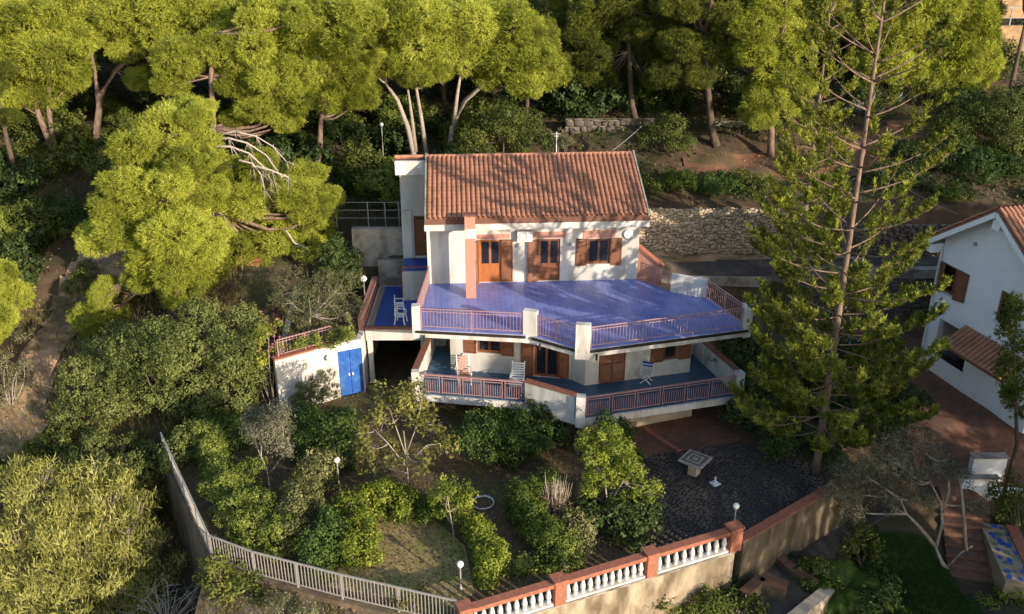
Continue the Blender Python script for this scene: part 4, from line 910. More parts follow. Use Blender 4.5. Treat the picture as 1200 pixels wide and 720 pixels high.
def gpt(x, y, Y, up=0):                            # ground point under a pixel column at depth Y
    p = aty(x, y, Y); return Vector((p.x, p.y, tz(p.x, p.y) - .15 + up))
def px_tree(name, label, Y, trunk_px, lobe_px, style, seed, r0=.22, dens=1.0, deep=True, ground=None, cat='tree', group=None, low=.45, twigs=5, sq=.88, bark=None, back=.3):
    rg = np.random.default_rng(seed); trunks = []
    for i, tr in enumerate(trunk_px):
        pts = [aty(x, y, Y) for x, y in tr]
        if i == 0:
            g0 = pts[0].copy(); g0.z = (tz(g0.x, g0.y) if ground is None else ground) - .12
            if g0.z < pts[0].z - .05: pts = [g0] + pts
            else: pts[0] = g0
        trunks.append(pts)
    return tree(name, label, trunks, px_lobes(Y, lobe_px, rg, deep, sq), style, seed, r0, dens, cat, group, twigs, low=low, bark=bark, back=back)
def hedge_lobes(L, z, hz, rg):
    out = []
    for x, y, r in [q[:3] for q in L]:
        c = np.array(atz(x, y, z+hz)); rm = 1.38*r/ppm(Vector(c))
        for _ in range(30):
            if z < -.1 or float(sd_garden(c[:1], c[1:2])[0]) > rm*1.05+.15: break
            c = c + np.array((0,.08,0))
        out.append((c, np.array((rm, rm, max(rm*.9, hz*.75)))))
        out.append((c + np.array((rg.normal(0,.1), rm*.7, -.1)), np.array((rm, rm, rm*.8))*.9)); out.append((c*np.array((1,1,0)) + np.array((0,-rm*.15,z+hz*.35)), np.array((rm*.95, rm*.95, hz*.5))))
    return out
def bush(name, label, base, lobe_px, style, seed, z=0.0, dens=1.0, deep=True, cat='shrub', group=None, stem=True, low=.35, sq=.9, Y=None, hz=None):
    b = atz(base[0], base[1], z) if Y is None else aty(base[0], base[1], Y)
    if Y is not None: b.z = tz(b.x, b.y)
    rg = np.random.default_rng(seed); lobes = px_lobes(b.y, lobe_px, rg, deep, sq) if hz is None else hedge_lobes(lobe_px, z, hz, rg)
    lobes = [(np.array((c[0],c[1],max(c[2], b.z + r[2]*.55))), r) for c, r in lobes]
    t = thing(name, label, cat, b, 0, group)
    if stem:
        mb = MB(); mb.m = Matrix.Translation(-b)
        for k, (c, r) in enumerate(lobes):
            mb.tube(curve_pts(b + Vector((rg.normal(0,.08), rg.normal(0,.08), -.08)) if hz is None else Vector((c[0],c[1],z-.05)), Vector(c), rg, -.05, 4), [.035,.03,.022,.015,.008], 5)
        o = mb.build('stem', STY[style]['bark'], t, True)
        if hz is not None: o['kind'] = 'stuff'
    foliage('foliage', lobes, style, seed, dens, t, low=low); return t
# ------------------------------------------------------------------ pines of the slope
PG = 'umbrella pines on the slope'
px_tree('pine_tree','leaning twin-trunked pine with spreading crown on the far left slope',57,[[(85,240),(68,190),(45,135),(30,80)],[(66,185),(56,125),(60,60)]],
  [(20,28,38),(70,22,38),(25,75,36),(65,75,32),(8,112,28),(45,112,26),(95,48,25),(-20,60,35),(85,95,20),(0,5,30),(50,55,30)],'pine',1,.30)
px_tree('pine_tree','pine with a long limb arching right beside the leaning twin-trunked pine',58,[[(112,235),(113,160),(118,112),(135,82),(165,57),(205,42)],[(116,122),(111,85),(105,50)]],
  [(150,22,35),(195,12,35),(240,12,32),(190,45,26),(120,12,30),(280,8,30),(235,45,24),(150,60,22),(160,95,18),(95,85,16),(205,75,18)],'pine',2,.26)
px_tree('pine_tree','straight dark-trunked pine with layered foliage behind the bleached dead branches',53.5,[[(252,215),(250,150),(247,90),(250,40)]],
  [(215,72,32),(255,60,34),(300,60,36),(200,100,22),(320,95,30),(345,120,26),(300,128,26),(338,145,20),(275,98,26),(310,22,34),(355,22,30),(272,142,16)],'pine',3,.26)
px_tree('pine_tree','large bushy yellow-green pine rising above the carob thicket',44,[[(208,402),(209,360),(212,300),(205,230),(198,160)]],
  [(207,272,30,-1.3),(205,318,26,-1.3),(202,215,26,-1.0),(190,150,34),(230,140,20),(160,172,28),(215,195,32),(150,215,34),(200,240,36),(150,265,34),(115,285,26),(190,300,36),(235,290,28),(165,330,26),(215,342,28),(120,375,28),(130,240,24),(240,232,22),(118,346,16)],'pine',4,.34)
px_tree('pine_tree','broad pine with grey dead limbs leaning over the garage stairs',47,[[(264,350),(260,300),(252,240),(247,190),(249,150)]],
  [(258,330,20,-1.2),(256,235,20,-1.0),(290,240,34),(340,228,32),(365,250,28),(330,280,32),(285,300,34),(310,330,28),(268,362,24),(360,290,26),(382,240,16),(300,200,22),(266,205,18),(245,330,20)],'pine',5,.34)
px_tree('pine_tree','pine crown reaching in over the bare earth path at the left',41,[[(-50,470),(-48,420),(-40,370)]],[(-8,335,22),(-18,370,28),(-4,388,16),(-40,345,30),(-30,400,25)],'pine',6,.22)
px_tree('pine_tree','rounded pine just left of the white-trunked pair behind the villa',54.5,[[(374,195),(376,140),(388,85)]],
  [(420,115,20),(340,70,24),(395,38,38),(412,85,30),(370,80,28),(385,116,24),(350,42,28),(358,98,22),(428,22,25)],'pine',7,.24)
px_tree('pine_tree','umbrella pine with forked pale trunks behind the left end of the villa ridge',56,[[(487,190),(478,150),(466,118),(452,98)],[(501,190),(494,140),(488,105),(485,70)],[(487,178),(483,140),(478,105)]],
  [(470,30,36),(502,60,32),(460,75,28),(448,45,26),(490,88,24),(515,85,18),(505,25,30),(438,70,18)],'pine',8,.22,bark='bark_grey')
px_tree('pine_tree','umbrella pine with a pale trunk bending right behind the villa ridge',56.5,[[(526,190),(530,150),(545,118),(575,92),(600,80)],[(531,150),(536,110),(541,80)]],
  [(560,30,36),(600,35,34),(545,70,30),(590,75,32),(625,70,27),(638,90,26),(615,100,22),(625,48,24),(535,40,28),(572,97,16)],'pine',9,.22,bark='bark_grey')
px_tree('pine_tree','half-shaded pine with low lit fans of needles behind the service cable',61,[[(743,192),(740,120),(737,60),(733,10)]],
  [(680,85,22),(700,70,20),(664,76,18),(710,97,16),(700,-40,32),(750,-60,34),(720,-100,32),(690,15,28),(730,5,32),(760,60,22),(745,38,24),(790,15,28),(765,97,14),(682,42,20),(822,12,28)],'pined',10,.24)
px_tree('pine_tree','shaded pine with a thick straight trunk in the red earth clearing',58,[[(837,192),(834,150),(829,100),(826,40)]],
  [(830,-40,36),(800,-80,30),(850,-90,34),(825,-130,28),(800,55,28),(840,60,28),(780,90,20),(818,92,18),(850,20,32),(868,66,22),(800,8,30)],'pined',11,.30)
px_tree('pine_tree','slender lit pine standing close behind the tall conifers',57,[[(902,194),(904,150),(908,100),(912,50)]],
  [(905,-35,32),(930,-70,30),(885,-80,28),(910,-120,28),(890,60,26),(915,90,28),(895,115,24),(930,50,28),(880,30,22),(925,122,20),(900,8,28),(945,102,20),(890,140,16),(945,150,14)],'pine',12,.24)
px_tree('pine_tree','wind-swept pine with feathery lit fans above the agaves',64,[[(1082,168),(1086,130),(1095,60)],[(1083,150),(1062,90),(1072,40)]],
  [(1090,-40,38),(1130,-60,36),(1060,-60,34),(1100,-110,36),(1075,-150,28),(1010,-30,30),(1100,18,38),(1140,30,34),(1110,60,34),(1140,75,28),(1070,40,34),(1060,80,30),(1090,95,24),(1120,102,24),(1025,35,26),(1030,75,24),(1148,52,24),(1130,5,34),(1145,100,16)],'pine',13,.26)
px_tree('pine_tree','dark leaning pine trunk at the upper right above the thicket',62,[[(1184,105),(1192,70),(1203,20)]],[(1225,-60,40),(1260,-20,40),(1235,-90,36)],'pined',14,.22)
# far grove: variants shared by copies
protos = []
for k in range(3):
    rg = np.random.default_rng(60+k); h = 8.5+k; L = dome(h, 3.1, 13, rg, .42); b = Vector((0,0,0))
    tr = [[Vector((0,0,-.3)), Vector((.1,0,h*.3)), Vector((.2*k-.2,.1,h*.55)), Vector((.1,0,h*.8))]]
    mb = MB(); mb.tube(tr[0], [.22,.18,.14,.06], 7); limbs(mb, tr, L, rg, .2, twigs=3)
    protos.append((mb.mesh('trunk','bark_dark',True), None, L, k))
far = [(-34,66,1.1),(-27,70,1.2),(-20,67,1.05),(-13,69,1.2),(-7,66,1.1),(-1,70,1.15),(4,66,.95),(9,70,1.1),(14,73,1.15),(20,70,1.1),(26,74,1.1),
       (-40,80,1.2),(-30,84,1.25),(-20,82,1.2),(-10,85,1.2),(-1,83,1.25),(8,86,1.2),(17,85,1.2),(26,88,1.2),(-38,58,1.1),(1,61,.8),(-24,62,1.0),(11,64.5,.8),(-16,63,.95),(-31,61,1.0),(5,63,.9),(17,64,.9),(23,66,1.0),(-3,76,1.2),(-35,63,1.0),(-28,64,1.05),(-21,60,.85),(-17,58.5,.8),(-9,61.5,.9),(-4.5,62.5,.95),(-30,55,.8),(7,64,.95),(14,68,1.0),(19,67,1.0),(-13,63,.95),(-14,76,1.2),(12,79,1.2),(22,79,1.2)]
for i, (x, y, s_) in enumerate(far):
    k = i % 3; t = thing('pine_tree','dark pine of the dense grove filling the hilltop','tree',(x,y,tz(x,y)),i*2.1,'pines of the hilltop grove'); t.scale = (s_,)*3
    link(bpy.data.objects.new('trunk', protos[k][0]), t); c = bpy.data.objects.new('crown', None); link(c, t)
    for j, (q_, r_) in enumerate(protos[k][2]):
        o = bpy.data.objects.new('foliage_clump', PADS['pined' if k else 'pine'][(i+j)%4]); COL.objects.link(o); o.parent = c
        o.matrix_local = Matrix.Translation(Vector(q_)) @ Matrix.Rotation(j*1.7+i,4,'Z') @ Matrix.Diagonal((r_[0]*1.12,r_[0]*1.12,r_[2]*1.12,1))
# row of evergreens by the neighbouring drive, out of the picture on the sunny side: they shade the right of the garden
rg = np.random.default_rng(91); L = dome(14.5, 4.2, 24, rg, .12, (.26,.4)); o = foliage('crown', L, 'dark', 91, .6, None, back=1, low=1); scr = o.data; bpy.data.objects.remove(o)
mb = MB(); tr = [[Vector((0,0,-.5)),Vector((0,0,5)),Vector((.2,0,11))]]; mb.tube(tr[0],[.35,.28,.1],8); limbs(mb, tr, L, rg, .3, twigs=0); scrt = mb.mesh('trunk','bark_dark',True)
def sunpos(s_, w_): return (math.sin(R(45))*s_+math.cos(R(45))*w_, -math.cos(R(45))*s_+math.sin(R(45))*w_)
for i, (s_, w_, sc) in enumerate([(14.5,27.8,1.33),(10,30.6,1.2),(7,32.6,1.12),(11,34.8,1.16),(7,38.2,1.10),(10,41.8,1.15),(7,45.4,1.10),(10,49,1.10),(7,53,1.06)]):
    x, y = sunpos(s_, w_); t = thing('evergreen_oak','tall dense evergreen oak in the row shading the patio and drive','tree',(x,y,tz(x,y)),i*1.3,'evergreen oaks shading the drive'); t.scale = (.9,.9,sc)
    link(bpy.data.objects.new('trunk',scrt),t); link(bpy.data.objects.new('crown',scr),t)
rg = np.random.default_rng(140); sh = []
for k, st2 in enumerate(('wild','dark','hedge')):
    L = dome(1.7, 1.5, 8, rg, .2, (.35,.5)); o = foliage('foliage', L, st2, 141+k, .8, None, back=1, low=.6); sh.append(o.data); bpy.data.objects.remove(o)
spots = []
while len(spots) < 210:
    x, y = rg.uniform(-38,36), 47+33*rg.random()**1.4
    if (-13 < x < 26 and y < 52.5) or (6.5 < x < 29 and y < 62) or any(math.hypot(x-a, y-b) < 1.35 for a, b in spots): continue
    if (BARE[0][0] < x < -20 and y < 51) or (x > 26 and y < 52): continue
    spots.append((x, y))
for i, (x, y) in enumerate(spots):
    t = thing('hillside_shrub','leafy shrub of the undergrowth beneath the pines of the wooded hillside','shrub',(x,y,tz(x,y)-.1),rg.uniform(0,6),'undergrowth shrubs of the hillside'); t.scale = (rg.uniform(.9,1.7),)*3
    link(bpy.data.objects.new('foliage', sh[[0,1,1,0,2][i%5]]), t)
# ------------------------------------------------------------------ tall layered conifers
def araucaria(label, base, H, lean, lmax, seed, dens=1.0, z0=.1):
    rg = np.random.default_rng(seed); t = thing('araucaria', label, 'conifer', base); mb = MB(); tr = []
    for i in range(14):
        q = i/13; tr.append(Vector((lean[0]*q*H, lean[1]*q*H, H*q - .2*(i == 0))))
    mb.tube(tr, [.17*(1-.88*i/13) for i in range(14)], 8); P = []; N = []; z = H*z0; ph = 0
    while z < H-.5:
        q = z/H; Lb = lmax*(.42+.58*(1-q)**.8)*(1 if q > .12 else .8); nb = 7 if q < .32 else 5; ph += .6
        for k in range(nb):
            a = ph + 2*math.pi*k/nb + rg.normal(0,.15); L = Lb*rg.uniform(.68,1.15); o = Vector((lean[0]*z, lean[1]*z, z+rg.normal(0,.1)))
            dr = Vector((math.cos(a), math.sin(a), 0)); pts = []
            rise = -.22 + .85*q
            for m_ in range(9):
                u = m_/8; pts.append(o + dr*(L*u) + Vector((0,0,L*(rise*u + (.42-.25*q)*u**3))))
            mb.tube(pts, [.042*(1-.75*m_/8) for m_ in range(9)], 4)
            u0 = .30 if q < .4 else .30+.38*min(1,(q-.4)/.3); nf = int((27 if q < .28 else 27-17*min(1,(q-.28)/.17))*dens)
            for f in range(nf):
                u = u0+(1-u0)*math.sqrt((f+.5)/nf); i0 = min(7,int(u*8)); c = pts[i0].lerp(pts[i0+1], u*8-i0)
                side = dr.cross(Vector((0,0,1)))*(rg.choice([-1,1])*rg.uniform(.05,.30)*(1.3-u)*L*.5)
                fl = rg.uniform(.30,.52); d = (dr*.35+Vector((0,0,.9))+Vector(rg.normal(0,.22,3))+side*.25).normalized()
                c = c + side; mb.tube([pts[i0], c], [.012,.008], 3)
                for h in np.linspace(0,1,7): P.append(np.array(c + d*fl*h)+rg.normal(0,.035,3)); N.append(np.array(d))
        z += rg.uniform(.75,1.15)*(.8 if q < .4 else 1.1)
    P = np.array(P); N = np.array(N); tint = np.repeat(np.clip(rg.normal(.5,.2,len(P)//7),.05,.95),7)
    V, F, tt = needles(P, N, rg, 7, .18, .068, .85, .1, tint, out=.5)
    mb.build('trunk','bark_pine',t,True); o = bpy.data.objects.new('crown', lmesh('crown',V,F,'norfolk_leaf',tt)); link(o,t); return t
araucaria('very tall layered conifer with bare upswept branches rising from the shaded patio edge', atz(955,558,0), 22.5, (-.012,.0), 4.0, 41, 1.1)
b = aty(936,318,45.5); b.z = tz(b.x,b.y); araucaria('slimmer layered conifer standing behind the very tall conifer by the road', b, 18.5, (-.012,0), 2.5, 42, 1.0, .2)
# ------------------------------------------------------------------ big shrubs and broadleaf trees
px_tree('carob_tree','dense grey-green carob thicket beside the garage stairs',37,[[(185,560),(187,520),(190,470)],[(186,530),(150,480)],[(187,520),(240,470)]],
  [(115,440,38),(165,418,36),(215,412,38),(262,412,36),(290,440,26),(105,490,38),(155,470,42),(210,462,42),(262,462,36),(100,538,34),(150,528,38),(200,515,36),(240,502,22),(160,568,28),(200,555,22),(288,470,18)],'carob',21,.2,low=.6)
px_tree('eucalyptus_tree','willowy yellow-green eucalyptus crown below the bare path',29,[[(95,790),(95,730),(92,680)],[(95,740),(150,690)],[(95,740),(40,680)]],
  [(30,578,22,1),(70,590,24,.5),(115,585,22,1.2),(150,605,18,.8),(15,620,26,0),(60,630,26,-.6),(105,630,26,0),(145,640,22,.4),(168,655,14,.2),(195,672,13,.6),(182,630,10,.9),(100,560,13,1.6),(50,556,12,1.6),(140,570,10,1.4),(12,560,13,1.2),(20,668,28,-.8),(70,675,30,-1.2),(120,678,26,-.6),(158,690,18,-.2),(30,712,28,-1.4),(88,716,28,-1.6),(135,718,24,-1),(172,712,12,-.5)],'eucalypt',22,.2,low=.7)
px_tree('olive_tree','grey-green olive growing on the garage roof terrace',40.3,[[(362,398),(362,385),(364,370)]],[(338,350,26),(362,348,26),(390,352,26),(350,378,28),(385,378,26),(408,366,14)],'olive',23,.1,ground=2.84)
px_tree('carob_tree','lower carob bush leaning over the gully beside the retaining wall top',33.6,[[(150,620),(150,590),(150,565)],[(150,600),(185,565)],[(150,600),(110,565)]],
  [(92,545,24),(128,552,26),(168,552,26),(203,535,20),(150,585,18),(185,578,16),(112,582,18),(215,515,14)],'carob',121,.12,low=.6)
bush('rosemary_bush','round clipped rosemary bush against the sunlit garage wall',(368,486),[(368,463,20),(356,470,13),(382,470,14)],'spiky',24)
px_tree('young_olive','small silvery olive with a pale forked stem between the hedges',atz(316,572,0).y,[[(316,572),(313,552),(306,535)],[(314,556),(324,545),(330,530)]],[(308,508,20),(325,516,16),(298,496,12),(318,495,14),(335,528,9)],'silver',25,.06,ground=0,dens=2.0)
HG = 'clipped hedges of the garden beds'
bush('hedge','sunlit hedge running along the dark path inside the metal fence',(285,615),[(238,512,16),(250,530,17),(255,552,16),(262,575,17),(280,560,18),(278,595,18),(300,590,15),(296,615,17),(318,625,16),(335,622,11)],'hedge',26,hz=1.0)
bush('hedge','low hedge corner shaded by the carob thicket',(255,520),[(255,508,16),(280,502,16),(238,498,12),(300,500,12)],'laurel',27,hz=0.7)
bush('hedge','pale variegated hedge forming the other arm of the garden V',(350,632),[(372,548,14),(360,560,15),(352,580,16),(345,600,15),(342,620,13),(385,545,10),(366,590,12)],'varieg',28,hz=1.1)
bush('laurel_bush','dark laurel bushes in shade behind the slim garden lamp',(378,540),[(358,503,20),(385,512,22),(402,500,16),(365,522,16),(398,525,12)],'laurel',29,hz=0.9)
bush('green_shrub','mid green feathery shrub beside the metal fence',(378,668),[(380,635,18),(368,650,14),(392,630,14),(385,615,12),(365,640,10)],'laurel',30,hz=0.9,dens=1.1)
bush('hedge','yellow-green hedge along the dry lawn',(425,650),[(415,600,14),(430,588,14),(448,580,15),(468,585,13),(420,618,14),(430,634,14),(412,640,10),(405,590,10)],'lime',31,hz=0.85)
bush('ground_shrub','low leafy shrub strip behind the dry lawn',(490,600),[(485,592,12),(500,600,10),(470,598,10),(515,598,8)],'hedge',32,hz=0.4)
px_tree('fig_tree','pale-branched small tree with sparse sunlit leaves in front of the carport',atz(479,582,0).y,[[(479,582),(478,560),(476,532),(473,505)],[(477,548),(455,520),(440,505)],[(477,545),(500,522),(515,520)],[(476,532),(488,500),(492,480)],[(476,535),(462,495),(455,475)],[(478,555),(450,548),(432,545)]],
  [(470,472,18),(445,492,18),(500,495,18),(480,488,16),(430,528,15),(518,522,14),(458,540,16),(495,545,14),(448,470,12),(440,550,10),(492,470,12),(425,505,10)],'fig',33,.042,ground=0,deep=True,dens=2.6,twigs=14)
px_tree('lime_shrub','small bright lime-green tree casting shadow on the dry lawn',atz(532,630,0).y,[[(532,630),(530,615),(527,600)]],[(525,578,14),(540,590,13),(518,597,11),(532,602,11),(512,580,9)],'lime',34,.045,ground=0)
bush('hedge','rounded yellow-green hedge by the garden path near the balustrade',(568,680),[(552,612,9),(560,628,12),(568,642,14),(575,658,15),(570,668,12)],'lime',35,hz=0.6,dens=1.1)
bush('laurel_bush','large dark laurel mass in front of the lower terrace',(590,545),[(552,512,18),(580,508,19),(610,511,19),(565,530,20),(600,530,21),(540,522,13),(628,522,17)],'laurel',36)
bush('laurel_bush','dark feathery shrub climbing against the white terrace parapet',(640,520),[(632,486,13),(648,495,15),(640,508,17),(655,514,12),(625,502,12)],'dark',37)
bush('hedge','flower-flecked hedge on the right side of the garden path',(640,650),[(602,580,11),(612,592,12),(622,606,13),(634,620,14),(648,632,15),(664,640,14),(628,576,11),(645,566,10)],'hedge',38,hz=0.9)
bush('hedge','pale tipped hedge clump beside the dry reeds',(682,650),[(682,628,14),(672,612,11),(690,610,10),(660,650,9)],'varieg',39,hz=0.6)
bush('hedge','low leafy hedge strip at the foot of the terracotta balustrade',(640,668),[(625,660,9),(645,662,8),(665,655,8),(610,665,7)],'hedge',40,hz=0.3)
px_tree('citrus_tree','citrus tree with lime-green upper leaves in front of the patio',atz(718,612,0).y,[[(716,612),(712,590),(708,560)],[(713,592),(730,565),(742,552)]],[(695,535,18),(716,520,17),(735,545,20),(705,556,18),(752,572,16),(762,580,10),(728,570,16),(690,572,13),(720,548,16)],'lime',43,.06,ground=0,dens=.9)
bush('laurel_bush','glossy dark bay tree behind the citrus tree',(718,555),[(712,503,13),(730,513,14),(720,525,16),(738,535,13),(705,518,12)],'laurel',44)
bush('laurel_bush','dark shaded shrub mass under the citrus tree',(730,635),[(700,600,16),(722,608,18),(748,600,17),(755,615,12),(735,620,14)],'dark',45,hz=0.6)
bush('plumbago','sunlit grey-green shrub spreading below the baluster wall',(745,740),[(700,712,16),(722,702,18),(748,696,20),(775,690,20),(765,712,18)],'wild',46,z=-3)
bush('plumbago','leafy green shrub below the baluster wall next to the planter walls',(820,735),[(800,702,18),(825,708,18),(790,718,16),(850,716,13)],'hedge',47,z=-3)
bush('ledge_shrub','scruffy shrub growing on the sunlit ledge under the metal fence',(285,715),[(275,690,16),(295,690,15),(270,710,14),(305,705,12)],'wild',48,z=-.9,dens=.6)
px_tree('broadleaf_tree','leafy round tree showing above the villa ridge',54,[[(590,215),(590,180),(590,160)]],[(558,162,18),(585,150,22),(618,152,20),(602,138,14),(545,170,14),(640,168,14),(570,175,16),(610,172,18)],'wild',49,.12)
bush('yucca','spiky pale shrub beside the aerial mast behind the roof',(655,190),[(655,168,10),(645,174,9),(665,172,8)],'spiky',50,Y=54)
bush('bush','small sunlit bush behind the villa entrance side beside the tall lamp',(442,236),[(434,208,10),(446,215,11),(440,225,10),(456,226,9)],'lime',51,Y=56)
SG = [(755,222,[(752,216,12),(766,222,12),(758,234,11)],'wild','low wild shrub at the right verge of the villa roof'),
      (800,246,[(792,212,12),(804,224,15),(788,234,13),(812,240,12)],'hedge','upright yellow-green shrub above the stone retaining wall'),
      (845,246,[(838,224,16),(858,230,15),(826,234,13),(845,240,13)],'laurel','dark green shrub above the middle of the stone retaining wall'),
      (880,246,[(874,224,15),(893,230,14),(880,240,13)],'wild','shrub above the stone wall beside the slimmer conifer')]
for i,(x,y,L,s_,lab) in enumerate(SG): bush('bush',lab,(x,y),L,s_,52+i,Y=52.3,group='shrubs above the stone wall')
RG = [(1130,180,[(1115,150,24),(1145,135,26),(1165,150,22),(1130,170,22)],'wild','rounded leafy tree at the top of the right thicket'),
      (1180,200,[(1185,130,24),(1190,165,24),(1175,190,20),(1205,190,22)],'wild','leafy tree of the right thicket nearest the leaning pine trunk'),
      (1090,230,[(1085,190,22),(1110,200,24),(1065,205,20),(1100,222,18)],'dark','dark shrub mass in the middle of the right thicket'),
      (1150,240,[(1140,205,24),(1165,215,22),(1130,225,20),(1185,222,20)],'laurel','glossy dark shrubs of the thicket above the neighbouring roof'),
      (1050,245,[(1040,215,18),(1055,228,18),(1030,232,15),(1075,238,15)],'dark','dark shrub beside the tall conifer trunk above the road bank'),
      (1115,258,[(1120,252,12),(1105,248,10),(1132,250,9)],'hedge','small lit shrub peeping over the neighbouring eave')]
for i,(x,y,L,s_,lab) in enumerate(RG): bush('thicket_tree',lab,(x,y),L,s_,58+i,Y=57-1.0*i if i < 5 else 51,cat='tree',dens=.8)
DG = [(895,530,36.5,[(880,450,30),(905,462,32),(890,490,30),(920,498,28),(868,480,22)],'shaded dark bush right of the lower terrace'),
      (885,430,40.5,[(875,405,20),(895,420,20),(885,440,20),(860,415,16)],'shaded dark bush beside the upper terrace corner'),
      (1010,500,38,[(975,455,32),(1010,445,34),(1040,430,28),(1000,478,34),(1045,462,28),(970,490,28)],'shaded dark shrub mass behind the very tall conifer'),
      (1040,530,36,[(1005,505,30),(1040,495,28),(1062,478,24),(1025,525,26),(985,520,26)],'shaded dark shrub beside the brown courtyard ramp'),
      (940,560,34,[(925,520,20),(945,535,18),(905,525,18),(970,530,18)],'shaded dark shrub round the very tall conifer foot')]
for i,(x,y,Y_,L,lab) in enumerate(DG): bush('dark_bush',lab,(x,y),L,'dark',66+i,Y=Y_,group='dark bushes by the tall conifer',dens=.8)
bush('yellow_shrub','small yellow-green shrub by the white slab bench',(1000,425),[(995,412,9),(1008,418,9),(985,416,8)],'wild',72,Y=42)
px_tree('olive_tree','half-bare olive with forked pale limbs beside the lower lawn',30.2,[[(1106,692),(1104,660),(1096,640)],[(1096,640),(1075,615),(1062,602),(1055,585)],[(1097,640),(1104,615),(1103,590),(1090,565)],[(1108,668),(1125,648),(1140,640)],[(1132,645),(1130,610),(1126,570),(1122,550)],[(1104,600),(1112,575),(1110,540)]],
  [(1000,548,26),(1040,530,28),(1075,520,24),(985,575,22),(1025,568,24),(1065,560,22),(1100,545,20),(1120,560,16),(1140,590,14),(1045,590,18),(1000,600,16),(1080,585,14)],'silver',73,.12,dens=1.3,deep=False,twigs=9)
bush('low_olive_branch','leafy low shrub under the olive by the pale kerb',(1010,665),[(1000,640,12),(1015,632,12),(990,650,9),(1022,648,9)],'wild',74,z=-2.9,dens=.6)
px_tree('pine_sapling','yellow-green young pine in front of the neighbouring house',32.5,[[(1192,520),(1190,470),(1188,400)]],[(1185,385,12),(1192,410,16),(1180,435,15),(1195,450,16),(1182,470,13),(1198,480,16),(1190,362,10)],'pined',75,.1,dens=1.3)
bush('garden_shrub','yellow leaved shrub at the foot of the red brick stairs',(1180,722),[(1172,706,10),(1190,704,12),(1160,712,8),(1200,714,10)],'lime',76,z=-3.3,dens=.6)
bush('garden_shrub','green yellow tangle beside the mosaic stair wall',(1195,615),[(1180,590,14),(1195,580,14),(1190,605,12),(1175,605,9)],'wild',77,z=-1.6)
bush('bush','dark bush beside the blue side terrace and short lamp',(395,345),[(390,300,16),(405,318,16),(395,335,15),(412,338,10),(380,318,12)],'dark',78,Y=44.5)
bush('bush','lit leafy bush edging the bare slope at the far left',(10,600),[(5,585,16),(-8,570,18),(12,560,10),(-5,600,20)],'wild',79,Y=33.5)
bush('bush','tangled dry green shrub on the bank left of the bare path',(12,470),[(5,430,14),(15,450,14),(2,465,16),(10,485,12),(20,435,9)],'olive',80,Y=38.5,dens=.5)
for i,(x,y,L,s_,lab) in enumerate([(60,585,[(60,560,14),(80,575,14),(45,575,12)],'wild','scrubby bush between the carob thicket and the eucalyptus crown'),(30,420,[(15,405,10),(30,415,10),(5,420,12)],'olive','dry shrub at the upper edge of the bare earth path'),(165,610,[(150,600,10),(168,606,11),(180,596,9)],'wild','small bush in the gully below the carob thicket'),(120,330,[(100,320,12),(88,335,12),(110,340,10)],'wild','bush at the foot of the large bushy pine beside the bare path')]): bush('bank_bush',lab,(x,y),L,s_,130+i,Y=[35,43,33,47][i],dens=.8)
for i,(x,y,L,s_,lab,z_) in enumerate([(255,700,[(250,665,13),(258,685,14),(245,700,14),(262,708,13)],'wild','leafy shrub hugging the outer corner of the metal fence',-.25),(330,722,[(325,712,9),(345,716,9),(362,722,8)],'olive','low dry shrub on the gravel ledge below the curved fence',-.25),(480,722,[(470,708,8),(485,704,9),(500,712,8)],'varieg','spiky pale plant growing through the fence near the end pillar',-.25)]): bush('ledge_bush',lab,(x,y),L,s_,150+i,z=z_,dens=.8)
for i,(x,y,L,lab) in enumerate([(905,640,[(895,650,12),(912,642,12),(880,660,10)],'dark weed clump at the foot of the weathered patio wall'),(960,690,[(945,680,12),(960,672,14),(975,690,12)],'dark fern-like shrub left of the low palm'),(1030,705,[(1020,700,12),(1040,690,13),(1010,715,11)],'dark shrub right of the low palm on the lower lawn'),(870,715,[(865,700,12),(885,712,13),(850,708,10)],'shrub filling the small brick capped planter')]): bush('lower_shrub',lab,(x,y),L,'wild' if i%2 else 'dark',156+i,z=-2.2,hz=.5)
LG = [(30,290,[(15,255,20),(40,265,20),(25,285,18),(60,280,16)],52),(75,290,[(70,250,18),(90,265,18),(80,285,16),(105,280,14)],51),(20,235,[(10,215,16),(35,225,16),(20,240,14),(60,225,12)],56),(140,240,[(135,180,18),(150,210,20),(130,225,16),(160,240,16)],56),(290,215,[(290,180,16),(310,190,16),(330,175,14),(350,170,14)],57),(420,190,[(410,160,18),(430,170,16),(395,150,16),(445,160,14)],58)]
LL = ['dark undergrowth bush below the leaning twin-trunked pine, on the downhill side','dark undergrowth bush between the bare path and the large bushy pine','dark low bush uphill of the leaning twin-trunked pine','dark bush behind the top of the large bushy pine','dark shrub under the straight dark-trunked pine beside the dead branches','dark shrub below the rounded pine above the rubble wall']
for i,(x,y,L,Y_) in enumerate(LG): bush('undergrowth_bush',LL[i],(x,y),L,'dark',82+i,Y=Y_,group='undergrowth bushes below the left pines',dens=.8)
CG = [(700,120,[(690,115,16),(720,105,16),(660,110,14),(745,110,14)],64),(780,180,[(770,165,16),(790,150,16),(760,185,14),(795,185,16)],57),(800,130,[(790,120,12),(770,130,14),(810,125,9)],63),(960,200,[(950,190,12),(975,185,12),(935,205,12)],55),(590,120,[(570,125,16),(600,120,16),(640,125,14)],63),(520,140,[(510,135,14),(540,140,14),(560,150,12)],60)]
CL = ['shaded shrub above the dark dry-stone terrace wall','shaded shrub right of the service cable below the half-shaded pine','shaded shrub beside the pale sunlit concrete terrace wall','shrub at the foot of the slimmer layered conifer trunk','shaded shrub under the umbrella pine with the bending trunk','shaded shrub between the pale umbrella pine trunks']
